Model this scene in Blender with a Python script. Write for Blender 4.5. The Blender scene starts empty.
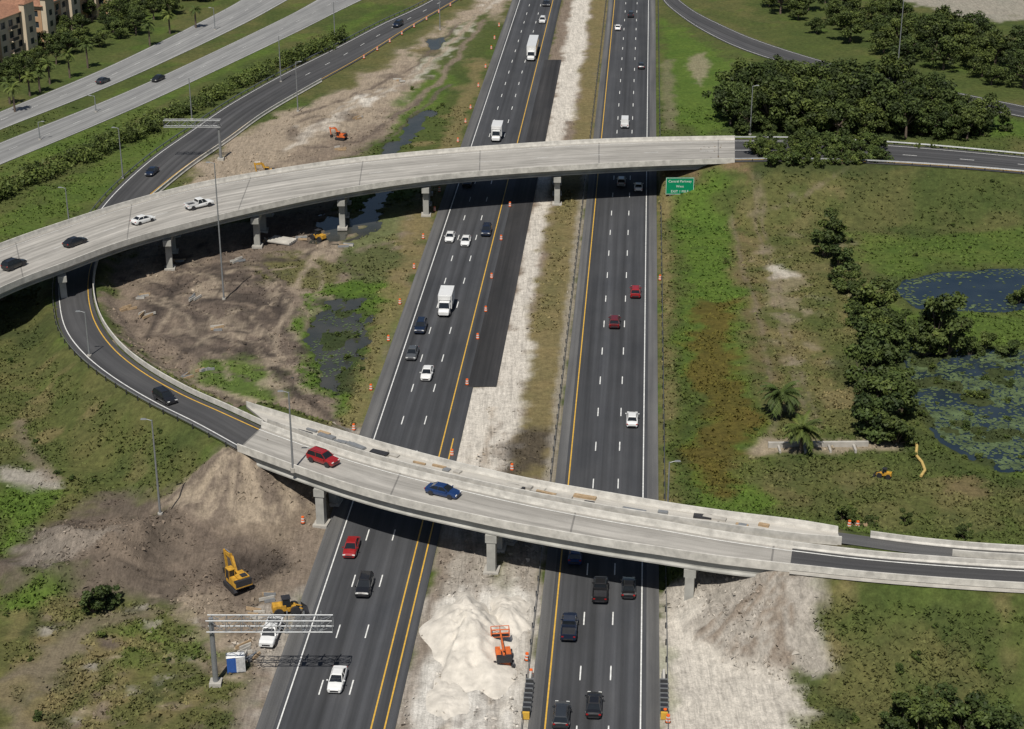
import bpy, math, random
import numpy as np
from mathutils import Vector, Matrix
random.seed(7); np.random.seed(7)
R=math.radians
# ---------------------------------------------------------------- survey: photo measurements rectified onto real world planes
F=1750.0; TH=R(23.6); CH=117.0
cT,sT=math.cos(TH),math.sin(TH)
def P(u,v,z=0.0):
    a=(u-512)/F; b=(364.5-v)/F
    dy=cT+b*sT; dz=-sT+b*cT
    t=(z-CH)/dz
    return np.array([t*a,t*dy,z])
def proj(p):
    x,y,z=p[0],p[1],p[2]-CH
    d=y*cT-z*sT; up=y*sT+z*cT
    return 512+F*x/d, 364.5-F*up/d
def height_at(u,vb,vt,z0=0):
    Y=P(u,vb,z0)[1]; b=(364.5-vt)/F
    return CH+(-sT+b*cT)*Y/(cT+b*sT)
TP=(653-512)/(F/cT); PHI=math.atan(TP)      # highway bearing
def hq(a):
    p=P(653-a*900,500); return p[0]-p[1]*TP
def Yv(v): return P(512,v)[1]
def HW(a,Y,z=0.0): return np.array([hq(a)+Y*TP,Y,z])

scene=bpy.context.scene
COL=scene.collection
# ---------------------------------------------------------------- node helpers
def newmat(name):
    m=bpy.data.materials.new(name); m.use_nodes=True
    nt=m.node_tree; b=nt.nodes['Principled BSDF']; return m,nt,b
def N(nt,t,**k):
    n=nt.nodes.new(t)
    for a,b in k.items():
        if a in n.inputs: n.inputs[a].default_value=b
        else: setattr(n,a,b)
    return n
def mathn(nt,op,a,b=None,c=None):
    n=nt.nodes.new('ShaderNodeMath'); n.operation=op
    for i,x in enumerate((a,b,c)):
        if x is None: continue
        if isinstance(x,(int,float)): n.inputs[i].default_value=x
        else: nt.links.new(x,n.inputs[i])
    return n.outputs[0]
def ramp(nt,fac,stops):
    n=nt.nodes.new('ShaderNodeValToRGB'); nt.links.new(fac,n.inputs[0])
    cr=n.color_ramp
    while len(cr.elements)<len(stops): cr.elements.new(.5)
    for e,(p,c) in zip(cr.elements,stops):
        e.position=p; e.color=(c,c,c,1) if isinstance(c,(int,float)) else (*c,1)
    return n.outputs[0]
def noise(nt,vec,scale,detail=4,rough=.55,dist=0):
    n=N(nt,'ShaderNodeTexNoise',Scale=scale,Detail=detail,Roughness=rough,Distortion=dist)
    if vec is not None: nt.links.new(vec,n.inputs['Vector'])
    return n.outputs[0]
def mapping(nt,src,scale=(1,1,1),rot=(0,0,0)):
    n=nt.nodes.new('ShaderNodeMapping'); n.inputs['Scale'].default_value=scale; n.inputs['Rotation'].default_value=rot
    nt.links.new(src,n.inputs['Vector']); return n.outputs[0]
def mixc(nt,fac,a,b,mode='MIX'):
    n=nt.nodes.new('ShaderNodeMix'); n.data_type='RGBA'; n.blend_type=mode
    for i,x in ((0,fac),(6,a),(7,b)):
        if isinstance(x,(int,float)): n.inputs[i].default_value=x if i==0 else (x,x,x,1)
        elif isinstance(x,tuple): n.inputs[i].default_value=(*x,1)
        else: nt.links.new(x,n.inputs[i])
    return n.outputs[2]
def bump(nt,b,h,strength=.4,dist=.1):
    n=N(nt,'ShaderNodeBump',Strength=strength,Distance=dist); nt.links.new(h,n.inputs['Height'])
    nt.links.new(n.outputs[0],b.inputs['Normal'])
def simple(name,col,rough=.7,metal=0,var=.25,scale=3,coat=0,bumpk=0):
    m,nt,b=newmat(name)
    tc=N(nt,'ShaderNodeTexCoord').outputs['Object']
    n=noise(nt,tc,scale,5,.6)
    c1=tuple(x*(1-var) for x in col); c2=tuple(min(1,x*(1+var)) for x in col)
    nt.links.new(ramp(nt,n,[(.3,c1),(.7,c2)]),b.inputs['Base Color'])
    b.inputs['Roughness'].default_value=rough; b.inputs['Metallic'].default_value=metal
    b.inputs['Coat Weight'].default_value=coat
    if bumpk: bump(nt,b,noise(nt,tc,scale*6,3),bumpk,.05)
    return m
def roadmat(name,c1,c2,streak=.35,patch=.25,rough=.85,joint=0,stain=0,wheel=0):
    """UV in metres: x across, y along the road"""
    m,nt,b=newmat(name)
    uv=N(nt,'ShaderNodeTexCoord').outputs['UV']
    sep=N(nt,'ShaderNodeSeparateXYZ'); nt.links.new(uv,sep.inputs[0])
    s=noise(nt,mapping(nt,uv,(1.1,.012,1)),1,4,.6)
    s2=noise(nt,mapping(nt,uv,(.35,.006,1)),1,2,.5)
    p=noise(nt,mapping(nt,uv,(.12,.05,1)),1,6,.65)
    f=noise(nt,uv,7,4,.7)
    base=ramp(nt,p,[(.3,c1),(.7,c2)])
    base=mixc(nt,1,base,ramp(nt,s,[(.32,1-streak),(.68,1+streak)]),'MULTIPLY')
    base=mixc(nt,1,base,ramp(nt,s2,[(.35,1-streak*.7),(.65,1+streak*.7)]),'MULTIPLY')
    base=mixc(nt,1,base,ramp(nt,f,[(.3,1-patch),(.7,1+patch)]),'MULTIPLY')
    if wheel:
        wv=mathn(nt,'SINE',mathn(nt,'MULTIPLY',sep.outputs[0],6.2832/1.82))
        base=mixc(nt,1,base,ramp(nt,mathn(nt,'MULTIPLY_ADD',wv,.5,.5),[(0,1-wheel),(1,1+wheel)]),'MULTIPLY')
    if stain:
        st=noise(nt,mapping(nt,uv,(.5,.11,1)),1,5,.7,1.0)
        base=mixc(nt,1,base,ramp(nt,st,[(.42,1),(.62,1-stain)]),'MULTIPLY')
    if joint:
        fr=mathn(nt,'FRACT',mathn(nt,'DIVIDE',sep.outputs[1],joint))
        j=mathn(nt,'LESS_THAN',fr,.25/joint)
        base=mixc(nt,mathn(nt,'MULTIPLY',j,.5),base,(.05,.05,.05))
    nt.links.new(base,b.inputs['Base Color']); b.inputs['Roughness'].default_value=rough
    bump(nt,b,f,.15,.02)
    return m
ASPH=roadmat('asphalt_highway',(.034,.036,.041),(.056,.057,.061),.3,.22,wheel=.09)
ASPHN=roadmat('asphalt_new',(.018,.018,.020),(.036,.034,.034),.45,.3)
ASPHO=roadmat('asphalt_ramp',(.042,.042,.045),(.064,.063,.064),.3,.2,wheel=.08)
ASPHL=roadmat('asphalt_old_light',(.17,.17,.17),(.25,.25,.245),.2,.14,wheel=.05)
SHLD=roadmat('asphalt_shoulder',(.075,.075,.078),(.115,.113,.11),.28,.22)
DECK=roadmat('bridge_deck_concrete',(.29,.275,.25),(.40,.38,.35),.22,.1,joint=26,stain=.18,wheel=.05)
DECKN=roadmat('new_deck_concrete',(.40,.38,.345),(.53,.505,.46),.14,.1,joint=24,stain=.15)
CONC=simple('concrete',(.38,.36,.325),.85,var=.22,scale=.6,bumpk=.1)
CONCN=simple('concrete_barrier_pale',(.50,.48,.44),.85,var=.25,scale=.8)
GIRD=simple('girder_concrete',(.34,.335,.31),.85,var=.25,scale=.35)
WHITE=simple('road_paint_white',(.68,.68,.66),.6,var=.25,scale=2)
YELL=simple('road_paint_yellow',(.60,.36,.05),.6,var=.2,scale=2)
STEEL=simple('galvanised_steel',(.27,.28,.29),.5,.4,var=.15,scale=2)
RUBBER=simple('rubber',(.02,.02,.02),.8)
ORANGE=simple('orange_plastic',(.75,.13,.02),.5,var=.1)
YMACH=simple('machine_yellow',(.48,.26,.03),.55,var=.35,scale=2)
OMACH=simple('machine_orange',(.58,.13,.03),.55,var=.25,scale=2)
DKM=simple('dark_metal',(.04,.04,.045),.5,.3)
GREENS=simple('sign_green',(.0,.22,.10),.4,var=.05)
BLUEP=simple('blue_plastic',(.03,.10,.35),.5,var=.1)
# ---------------------------------------------------------------- mesh helpers
def mk(name,verts,faces,mats,uvs=None,parent=None,midx=None,smooth=False):
    me=bpy.data.meshes.new(name)
    me.from_pydata([tuple(map(float,v)) for v in verts],[],[tuple(f) for f in faces])
    for m in (mats if isinstance(mats,list) else [mats]): me.materials.append(m)
    if midx is not None: me.polygons.foreach_set('material_index',midx)
    if smooth: me.polygons.foreach_set('use_smooth',[True]*len(me.polygons))
    if uvs is not None:
        l=me.uv_layers.new(name='UVMap')
        li=np.zeros(len(me.loops),dtype=np.int32); me.loops.foreach_get('vertex_index',li)
        l.data.foreach_set('uv',np.asarray(uvs,dtype=np.float32)[li].ravel())
    me.update()
    o=bpy.data.objects.new(name,me); COL.objects.link(o)
    if parent: o.parent=parent
    return o
def empty(name,loc=(0,0,0)):
    o=bpy.data.objects.new(name,None); o.location=loc; COL.objects.link(o); o.empty_display_size=.5; return o
class MB:
    """small mesh builder with material slots"""
    def __init__(s): s.v=[];s.f=[];s.m=[];s.mats=[]
    def mi(s,m):
        if m not in s.mats: s.mats.append(m)
        return s.mats.index(m)
    def add(s,vs,fs,m):
        o=len(s.v); s.v+= [tuple(map(float,x)) for x in vs]; k=s.mi(m)
        for f in fs: s.f.append(tuple(i+o for i in f)); s.m.append(k)
    def box(s,c,d,m,rot=0,tx=1,ty=1,M=None):
        x,y,z=[i/2 for i in d]; vs=[]
        for k,(a,b,e) in enumerate([(-1,-1,-1),(1,-1,-1),(1,1,-1),(-1,1,-1),(-1,-1,1),(1,-1,1),(1,1,1),(-1,1,1)]):
            q=Vector((a*x*(tx if e>0 else 1),b*y*(ty if e>0 else 1),e*z))
            if rot: q=Matrix.Rotation(rot,3,'Z')@q
            if M is not None: q=M@q
            vs.append((q.x+c[0],q.y+c[1],q.z+c[2]))
        s.add(vs,[(0,3,2,1),(4,5,6,7),(0,1,5,4),(1,2,6,5),(2,3,7,6),(3,0,4,7)],m)
    def tube(s,a,b,r1,r2,m,n=8,caps=True):
        a=Vector(a);b=Vector(b);d=(b-a).normalized()
        u=d.orthogonal().normalized(); w=d.cross(u); vs=[]
        for p,r in ((a,r1),(b,r2)):
            for i in range(n):
                t=2*math.pi*i/n; vs.append(p+u*math.cos(t)*r+w*math.sin(t)*r)
        fs=[(i,(i+1)%n,n+(i+1)%n,n+i) for i in range(n)]
        if caps: fs+= [tuple(range(n))[::-1],tuple(range(n,2*n))]
        s.add(vs,fs,m)
    def mesh(s,name):
        me=bpy.data.meshes.new(name); me.from_pydata(s.v,[],s.f)
        for m in s.mats: me.materials.append(m)
        me.polygons.foreach_set('material_index',s.m); me.update(); return me
    def obj(s,name,loc=(0,0,0),rz=0,parent=None):
        o=bpy.data.objects.new(name,s.mesh(name)); COL.objects.link(o); o.location=tuple(map(float,loc)); o.rotation_euler=(0,0,rz)
        if parent: o.parent=parent
        return o
def inst(name,me,loc,rz=0,sc=1):
    o=bpy.data.objects.new(name,me); COL.objects.link(o); o.location=tuple(map(float,loc)); o.rotation_euler=(0,0,rz)
    o.scale=(sc,sc,sc) if isinstance(sc,(int,float)) else sc
    return o
# ---------------------------------------------------------------- roads as ribbons
class Road:
    def __init__(s,L,Rr,ds=2.0):
        L=np.array(L,float);Rr=np.array(Rr,float); A=np.hstack([L,Rr])
        pts=np.vstack([2*A[0]-A[1],A,2*A[-1]-A[-2]]); out=[]
        for i in range(1,len(pts)-2):
            p0,p1,p2,p3=pts[i-1:i+3]
            for t in np.linspace(0,1,24,endpoint=False):
                out.append(.5*((2*p1)+(p2-p0)*t+(2*p0-5*p1+4*p2-p3)*t*t+(3*p1-p0-3*p2+p3)*t**3))
        out.append(pts[-2]); A=np.array(out)
        c=(A[:,:3]+A[:,3:])/2; s0=np.concatenate([[0],np.cumsum(np.linalg.norm(np.diff(c,axis=0),axis=1))])
        s.len=s0[-1]; s.s=np.linspace(0,s.len,max(3,int(s.len/ds)))
        s.A=np.array([np.interp(s.s,s0,A[:,k]) for k in range(6)]).T
    def at(s,q,tf,off=0,dz=0):
        a=np.array([np.interp(q,s.s,s.A[:,k]) for k in range(6)])
        L,Rr=a[:3],a[3:]; d=Rr-L; w=math.hypot(d[0],d[1]); d=d/w
        p=L+d*(tf*w+off); p[2]+=dz; return p
    def w(s,q):
        a=np.array([np.interp(q,s.s,s.A[:,k]) for k in range(6)]); return math.hypot(a[3]-a[0],a[4]-a[1])
    def head(s,q):
        d=s.at(min(q+1,s.len),.5)-s.at(max(q-1,0),.5); return math.atan2(-d[0],d[1])
    def near(s,x,y):
        c=(s.A[:,:2]+s.A[:,3:5])/2; i=np.argmin((c[:,0]-x)**2+(c[:,1]-y)**2); return s.s[i]
    def near_u(s,u,tf):
        best=None
        for q in s.s:
            pu,_=proj(s.at(q,tf)); e=abs(pu-u)
            if best is None or e<best[0]: best=(e,q)
        return best[1]
    def poly(s): return np.vstack([s.A[:,:2],s.A[::-1,3:5]])
def srange(a,b,ds=2.0):
    n=max(2,int(abs(b-a)/ds)+1); return np.linspace(a,b,n)
def sweep(name,road,prof,s0,s1,mat,parent=None,closed=True,ds=2.0):
    S=srange(s0,s1,ds); n=len(prof); vs=[];uv=[]
    for q in S:
        W=road.w(q)
        for tf,off,dz in prof:
            vs.append(road.at(q,tf,off,dz)); uv.append((tf*W+off+dz,q))
    fs=[]
    for i in range(len(S)-1):
        for j in range(n if closed else n-1):
            k=(j+1)%n; fs.append((i*n+j,i*n+k,(i+1)*n+k,(i+1)*n+j))
    if closed: fs+=[tuple(range(n))[::-1],tuple((len(S)-1)*n+j for j in range(n))]
    return mk(name,vs,fs,mat,uv,parent)
def stripes(name,road,items,mat,parent=None,w=.16,dz=.03):
    """items: (tf,off,s0,s1,dash,period)"""
    vs=[];fs=[]
    for tf,off,s0,s1,dash,per in items:
        q=s0
        while q<s1:
            e=min(s1,q+(dash if dash else s1-s0)); S=srange(q,e,3)
            o=len(vs)
            for t in S:
                vs.append(road.at(t,tf,off-w/2,dz)); vs.append(road.at(t,tf,off+w/2,dz))
            for i in range(len(S)-1): fs.append((o+2*i,o+2*i+1,o+2*i+3,o+2*i+2))
            if not dash: break
            q+=per
    return mk(name,vs,fs,mat,None,parent)
def barrier_prof(tf,off,h=.85,w=.42,sgn=1):
    return [(tf,off,0),(tf,off+sgn*.02,h),(tf,off+sgn*(.02+w*.5),h),(tf,off+sgn*w*.62,.3),(tf,off+sgn*w,.08),(tf,off+sgn*w,0)]
def guardrail(name,road,tf,off,s0,s1):
    e=empty(name)
    sweep('beam',road,[(tf,off,.45),(tf,off+.05,.53),(tf,off,.6),(tf,off+.05,.68),(tf,off,.76),(tf,off-.04,.6)],s0,s1,STEEL,e,ds=4)
    mb=MB()
    q=s0
    while q<=s1:
        p=road.at(q,tf,off-.1); mb.box((p[0],p[1],p[2]+.33),(.15,.18,.75),DKM); q+=3.8
    mb.obj('posts',parent=e)
    return e
def edge(pts,zt,zd):
    o=[]
    for p in pts:
        z=p[2] if len(p)>2 else zt
        q=P(p[0],p[1],z); q[2]=z+zd; o.append(q)
    return o
# --- main carriageways (straight)
def hroad(a0,a1,Y0,Y1,z=.05):
    ys=np.linspace(Y0,Y1,6); return Road([HW(a0,y,z) for y in ys],[HW(a1,y,z) for y in ys],ds=12)
YA,YB=60,2600
LC=hroad(.352,.2285,YA,YB); RC=hroad(.111,-.006,YA,YB)
hl=empty('highway')
sweep('carriageway_surface',LC,[(0,0,0),(1,0,0)],0,LC.len,ASPH,hl,False,30)
sweep('carriageway_surface',RC,[(0,0,0),(1,0,0)],0,RC.len,ASPH,hl,False,30)
def aoff(road,a): return abs(hq(a)-hq({id(LC):.352,id(RC):.111}[id(road)]))*math.cos(PHI)
sh=hroad(.0065,-.006,YA,YB,.062); sweep('shoulder',sh,[(0,0,0),(1,0,0)],0,sh.len,SHLD,hl,False,30)
sh=hroad(.352,.3365,YA,YB,.062); sweep('shoulder',sh,[(0,0,0),(1,0,0)],0,sh.len,SHLD,hl,False,30)
sh=hroad(.111,.1,YA,YB,.062); sweep('shoulder',sh,[(0,0,0),(1,0,0)],0,sh.len,SHLD,hl,False,30)
EW=1500
stripes('lane_markings_white',LC,[(0,aoff(LC,.3325),0,EW,0,0)]+[(0,aoff(LC,a),o,EW,3.05,12.2) for a,o in ((.305,2),(.277,2))],WHITE,hl,.16)
stripes('lane_markings_yellow',LC,[(0,aoff(LC,.2495),0,EW,0,0),(0,aoff(LC,.2375),0,180,0,0)],YELL,hl,.18)
stripes('lane_markings_white',RC,[(0,aoff(RC,.0109),0,EW,0,0)]+[(0,aoff(RC,a),o,EW,3.05,12.2) for a,o in ((.0675,5),(.0392,5))],WHITE,hl,.16)
stripes('lane_markings_yellow',RC,[(0,aoff(RC,.0957),0,EW,0,0)],YELL,hl,.18)
fr=hroad(.2357,.199,Yv(387),Yv(60),.064)
sweep('fresh_asphalt_strip',fr,[(0,0,0),(1,0,0)],0,fr.len,ASPHN,hl,False,20)
# --- far flyover
ZB1=9.15;DZ1=-.85
F1=[(-220,338),(-120,290),(0,243),(60,222),(130,200),(200,182),(280,168),(350,158),(430,150),(500,144.5),(580,139.5),(650,137),(735,135.5)]
N1=[(-190,385),(-95,333),(10,283),(65,262),(125,240),(190,222),(265,204),(345,188),(427,176),(500,169.5),(580,164.5),(650,161),(735,158)]
B1=Road(edge(F1,ZB1,DZ1),edge(N1,ZB1,DZ1))
F1b=[(650,137),(735,135.5),(800,136),(900,141,8.6),(1024,152,8),(1150,166,7),(1400,205,5)]
N1b=[(650,161),(735,158),(800,157.5),(900,161,8.6),(1024,170,8),(1150,184,7),(1400,224,5)]
A1=Road(edge(F1b,ZB1,DZ1)[1:],edge(N1b,ZB1,DZ1)[1:])
# --- near bridge (traffic deck)
ZB2=8.45;DZ2=-.85
N2=[(237,444),(300,467),(350,484),(400,498),(460,511.5),(520,524),(600,538),(660,547),(720,556),(790,564)]
F2=[(262,421),(318,441),(365,456),(412,469),(470,483),(528,496),(606,511),(666,521),(724,531),(793,541)]
B2=Road(edge(F2,ZB2,DZ2),edge(N2,ZB2,DZ2))
A2=Road(edge([(793,541),(860,549),(930,555),(1024,561),(1150,566),(1350,570)],ZB2,DZ2),edge([(790,564),(858,571),(930,577),(1024,583),(1150,588),(1350,592)],ZB2,DZ2))
N3=[(268,419),(320,437),(367,452),(414,465),(472,479),(530,491.5),(608,506),(668,515.5),(726,524),(795,533),(842,537)]
F3=[(246,401),(305,419),(362,436),(420,452),(480,467),(540,480),(615,493),(675,503),(730,511),(795,519),(838,526)]
B3=Road(edge(F3,ZB2,DZ2),edge(N3,ZB2,DZ2))
A3=Road(edge([(838,526),(930,538),(1024,545),(1200,552)],ZB2,DZ2),edge([(842,537),(930,549),(1024,556),(1200,562)],ZB2,DZ2))
# --- loop ramp
rl=[(505,-45,.1),(430,0,.1),(380,24,.1),(330,50,.1),(280,75,.1),(230,103,.1),(190,130,.1),(150,158,.1),(112,192,.15),(85,225,.3),(65,255,.6),(56,280,1.1),(56,307,2),(62,332,3),(80,356,4.2),(110,380,5.4),(150,404,6.4),(192,425,7.2),(237,449.5,7.6)]
rr=[(532,-45,.1),(458,0,.1),(410,28,.1),(362,58,.1),(312,86,.1),(264,114,.1),(228,140,.1),(190,166,.1),(155,194,.15),(125,220,.3),(105,243,.6),(94,267,1.1),(92,293,2),(99,320,3),(117,346,4.2),(145,369,5.4),(185,392,6.4),(225,410,7.2),(262,427,7.6)]
LR=Road(edge(rl,0,0),edge(rr,0,0))
RA=Road(edge([(-60,138),(0,112),(110,66),(220,12),(280,-22),(400,-80)],0,.06),edge([(-60,156),(0,130),(120,82),(240,26),(310,-12),(430,-75)],0,.06))
RB=Road(edge([(-60,168),(0,143),(140,86),(280,20),(340,-12),(450,-65)],0,.06),edge([(-60,190),(0,165),(140,106),(285,38),(362,0),(480,-55)],0,.06))
RD=Road(edge([(662,-40),(672,-10),(690,8),(722,25),(760,41),(820,60),(900,80),(1024,106),(1200,140)],0,.06),edge([(648,-40),(660,-4),(680,16),(710,35),(748,52),(810,71),(890,91),(1024,118),(1200,153)],0,.06))
for nm,rd,mt in (('loop_ramp_road',LR,ASPHO),('frontage_road',RA,ASPHL),('frontage_road',RB,ASPHL),('exit_ramp_road',RD,ASPHO)):
    e=empty(nm); sweep('surface',rd,[(0,0,0),(1,0,0)],0,rd.len,mt,e,False)
    stripes('edge_line_white',rd,[(0,.9,0,rd.len,0,0)],WHITE,e,.18)
    if nm=='frontage_road': stripes('edge_line',rd,[(1,-.5,0,rd.len,0,0),(.5,0,0,rd.len,3,12)],WHITE,e,.18)
    else: stripes('edge_line_yellow',rd,[(1,-.9,0,rd.len,0,0)],YELL if nm=='loop_ramp_road' else WHITE,e,.2)
    if nm=='loop_ramp_road': stripes('lane_dashes',rd,[(.5,0,0,rd.len*.42,3,12)],WHITE,e,.16)
e=empty('flyover_approach_road'); sweep('surface',A1,[(0,0,0),(1,0,0)],0,A1.len,ASPHO,e,False)
stripes('lines',A1,[(0,1.4,0,A1.len,0,0),(.5,0,0,A1.len,3,12)],WHITE,e,.2); stripes('line_yellow',A1,[(1,-1.4,0,A1.len,0,0)],YELL,e,.2)
guardrail('guardrail',A1,1,-.2,0,A1.len); guardrail('guardrail',A1,0,.3,0,A1.len)
e=empty('bridge_approach_road'); sweep('surface',A2,[(0,0,0),(1,0,0)],0,A2.len,ASPHO,e,False)
stripes('lines',A2,[(0,1.0,0,A2.len,0,0)],WHITE,e,.2); stripes('line_yellow',A2,[(1,-1.2,0,A2.len,0,0)],YELL,e,.2)
sweep('near_barrier',A2,barrier_prof(1,.0,.85,.42,-1),0,A2.len,CONCN,e)
sweep('far_barrier',A2,barrier_prof(0,.0,.85,.42,1),0,A2.len,CONCN,e)
sweep('verge_slab',A2,[(1,.05,-.02),(1,.9,-.02)],0,A2.len,CONC,e,False)
e=empty('unfinished_approach'); sweep('surface',A3,[(0,0,-.05),(1,0,-.05)],0,A3.len,SHLD,e,False)
sweep('far_barrier',A3,barrier_prof(0,.0,.85,.42,1),4,A3.len,CONCN,e); sweep('near_barrier',A3,barrier_prof(1,-.3,.85,.42,-1),14,A3.len,CONCN,e)
# ---------------------------------------------------------------- bridges
def bridge(name,rd,deckm,ngird,pier_us,zd,lines=True,gd=1.7):
    e=empty(name)
    sweep('deck_slab',rd,[(0,0,0),(1,0,0),(1,0,-.28),(0,0,-.28)],0,rd.len,deckm,e)
    sweep('parapet_far',rd,[(0,-.02,-.3),(0,-.02,.85),(0,.22,.85),(0,.30,.35),(0,.42,.003)],0,rd.len,CONCN,e)
    sweep('parapet_near',rd,[(1,.02,-.3),(1,.02,.85),(1,-.22,.85),(1,-.30,.35),(1,-.42,.003)],0,rd.len,CONCN,e)
    for k in range(ngird):
        t=.1+.8*k/(ngird-1)
        sweep('girder',rd,[(t,-.45,-.29),(t,.45,-.29),(t,.45,-.5),(t,.12,-.7),(t,.12,-gd+.3),(t,.38,-gd+.1),(t,.38,-gd-.1),(t,-.38,-gd-.1),(t,-.38,-gd+.1),(t,-.12,-gd+.3),(t,-.12,-.7),(t,-.45,-.5)],0.5,rd.len-.5,GIRD,e)
    for u in pier_us:
        q=rd.near_u(u,1); W=rd.w(q); a=rd.at(q,0); b=rd.at(q,1); c=(a+b)/2; z=c[2]-gd-.15
        ang=math.atan2(b[1]-a[1],b[0]-a[0]); mb=MB()
        mb.box((c[0],c[1],z-.6),(W*.94,1.5,1.1),GIRD,ang); mb.box((c[0],c[1],z-.02),(W*.8,.8,.14),DKM,ang)
        nc=3 if W>13 else 2
        for k in range(nc):
            t=.12+.76*k/(nc-1); p=a+(b-a)*t
            mb.box((p[0],p[1],(z-1.15)/2-.2),(1.25,1.15,z-1.15+.4),GIRD,ang)
            mb.box((p[0],p[1],.1),(2.2,2.0,.5),CONC,ang)
        mb.obj('pier',parent=e)
    if lines:
        stripes('edge_line_white',rd,[(0,1.9 if rd.w(5)>11 else 1.1,0,rd.len,0,0)]+([(.5,0,0,rd.len,3,12)] if rd.w(5)>11 else []),WHITE,e,.15)
        stripes('edge_line_yellow',rd,[(1,-1.9 if rd.w(5)>11 else -1.2,0,rd.len,0,0)],YELL,e,.15)
    return e
bridge('flyover_bridge',B1,DECK,6,[-60,60,162,252,344,428,554],8.3)
bridge('overpass_bridge',B2,DECK,4,[316,490,688],7.6)
nb=bridge('new_bridge_under_construction',B3,DECKN,3,[338,503,692],7.6,False)
# rebar bundles, forms and pallets lying on the unfinished deck
TIMB=simple('timber',(.35,.25,.15),.85)
mb=MB()
for k in range(34):
    s=random.uniform(.08,.97)*B3.len; p=B3.at(s,random.uniform(.25,.75)); h=B3.head(s)+random.uniform(-.15,.15)
    mb.box((p[0],p[1],p[2]+.14),(random.uniform(.3,1.0),random.uniform(.8,3.2),random.uniform(.15,.45)),random.choice((TIMB,DKM,STEEL,CONC)),h)
mb.obj('deck_materials',parent=nb)
for rd,s in ((B2,0),(B2,1),(B3,0),(B3,1),(B1,1)):
    q=(rd.len-.3) if s else .3; W=rd.w(q); c=rd.at(q,.5); a=rd.at(q,0); b=rd.at(q,1)
    mb=MB(); ang=math.atan2(b[1]-a[1],b[0]-a[0]); mb.box((c[0],c[1],c[2]-2.2),(W*1.02,1.6,3.7),CONC,ang); mb.obj('bridge_abutment')
guardrail('guardrail',LR,0,-.5,LR.len*.1,LR.len)
e=empty('concrete_barrier'); sweep('barrier',LR,barrier_prof(1,.3,.85,.42,1),LR.len*.42,LR.len,CONCN,e)
for rd,tf,off,s0,s1 in ((RC,1,.9,20,1100),(RC,0,-.7,20,1100)):
    guardrail('guardrail',rd,tf,off,s0,s1)
# ---------------------------------------------------------------- terrain
def vn(X,Y,sc,seed):
    rs=np.random.RandomState(seed); G=rs.rand(256,256)
    x=X/sc+1000.3*seed%97; y=Y/sc+31.7*seed%89
    xi=np.floor(x).astype(int); yi=np.floor(y).astype(int); fx=x-xi; fy=y-yi
    fx=fx*fx*(3-2*fx); fy=fy*fy*(3-2*fy)
    g=lambda i,j:G[(xi+i)%256,(yi+j)%256]
    return (g(0,0)*(1-fx)+g(1,0)*fx)*(1-fy)+(g(0,1)*(1-fx)+g(1,1)*fx)*fy
def fbm(X,Y,sc,seed,o=4):
    r=0;a=.5;t=0
    for i in range(o): r=r+a*vn(X,Y,sc/2**i,seed+i*7); t+=a; a*=.55
    return r/t
def sst(a,b,x): t=np.clip((x-a)/(b-a),0,1); return t*t*(3-2*t)
fx=np.arange(-186,186.1,.66); g=[]; d=1.5; x=186
while x<9000: x+=d; d*=1.35; g.append(x)
g=np.array(g); XS=np.concatenate([-g[::-1],fx,g])
ys=[138.]
while ys[-1]<640: ys.append(ys[-1]*1.0033)
ys=np.array(ys); g=[];d=3;x=ys[-1]
while x<12000: x+=d; d*=1.35; g.append(x)
g2=[];d=1;x=138
while x>-600: x-=d; d*=1.5; g2.append(x)
YS=np.concatenate([np.array(g2)[::-1],ys,np.array(g)])
X,Y=np.meshgrid(XS,YS); X=X.ravel();Y=Y.ravel()
def sdpoly(poly,X,Y):
    n=len(poly); d=np.full(X.shape,1e9); ins=np.zeros(X.shape,bool)
    for i in range(n):
        ax,ay=poly[i][0],poly[i][1]; bx,by=poly[(i+1)%n][0],poly[(i+1)%n][1]
        ex,ey=bx-ax,by-ay; L=ex*ex+ey*ey+1e-12
        t=np.clip(((X-ax)*ex+(Y-ay)*ey)/L,0,1)
        d=np.minimum(d,(X-ax-t*ex)**2+(Y-ay-t*ey)**2)
        if abs(ey)>1e-9:
            c=((ay>Y)!=(by>Y))&(X<(bx-ax)*(Y-ay)/ey+ax); ins^=c
    d=np.sqrt(d); return np.where(ins,d,-d)
def sdline(pts,X,Y):
    d=np.full(X.shape,1e9)
    for i in range(len(pts)-1):
        ax,ay=pts[i][0],pts[i][1]; ex,ey=pts[i+1][0]-ax,pts[i+1][1]-ay; L=ex*ex+ey*ey+1e-12
        t=np.clip(((X-ax)*ex+(Y-ay)*ey)/L,0,1); d=np.minimum(d,(X-ax-t*ex)**2+(Y-ay-t*ey)**2)
    return np.sqrt(d)
def W(pts): return np.array([P(*p)[:2] for p in pts])
def bb(poly,m):
    return np.where((X>poly[:,0].min()-m)&(X<poly[:,0].max()+m)&(Y>poly[:,1].min()-m)&(Y<poly[:,1].max()+m))[0]
Z=(fbm(X,Y,60,3)-.5)*.5
q=X-Y*TP
dh=np.minimum(np.abs(q-(hq(.352)+hq(.2285))/2)-abs(hq(.352)-hq(.2285))/2, np.abs(q-(hq(.111)+hq(-.006))/2)-abs(hq(.111)-hq(-.006))/2)
RM=np.maximum(dh,-5.)       # distance outside highway
for rd in (RA,RB,RD,LR,fr):
    pl=rd.poly(); ii=bb(pl,14)
    if rd is LR:
        c=rd.A; k=c[:,2]<.7; pl=np.vstack([c[k][:,:2],c[k][::-1,3:5]])
    RM[ii]=np.minimum(RM[ii],-sdpoly(pl,X[ii],Y[ii]))
Z=Z*sst(0,12,RM)
GR=np.ones(X.shape)   # grass weight
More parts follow.
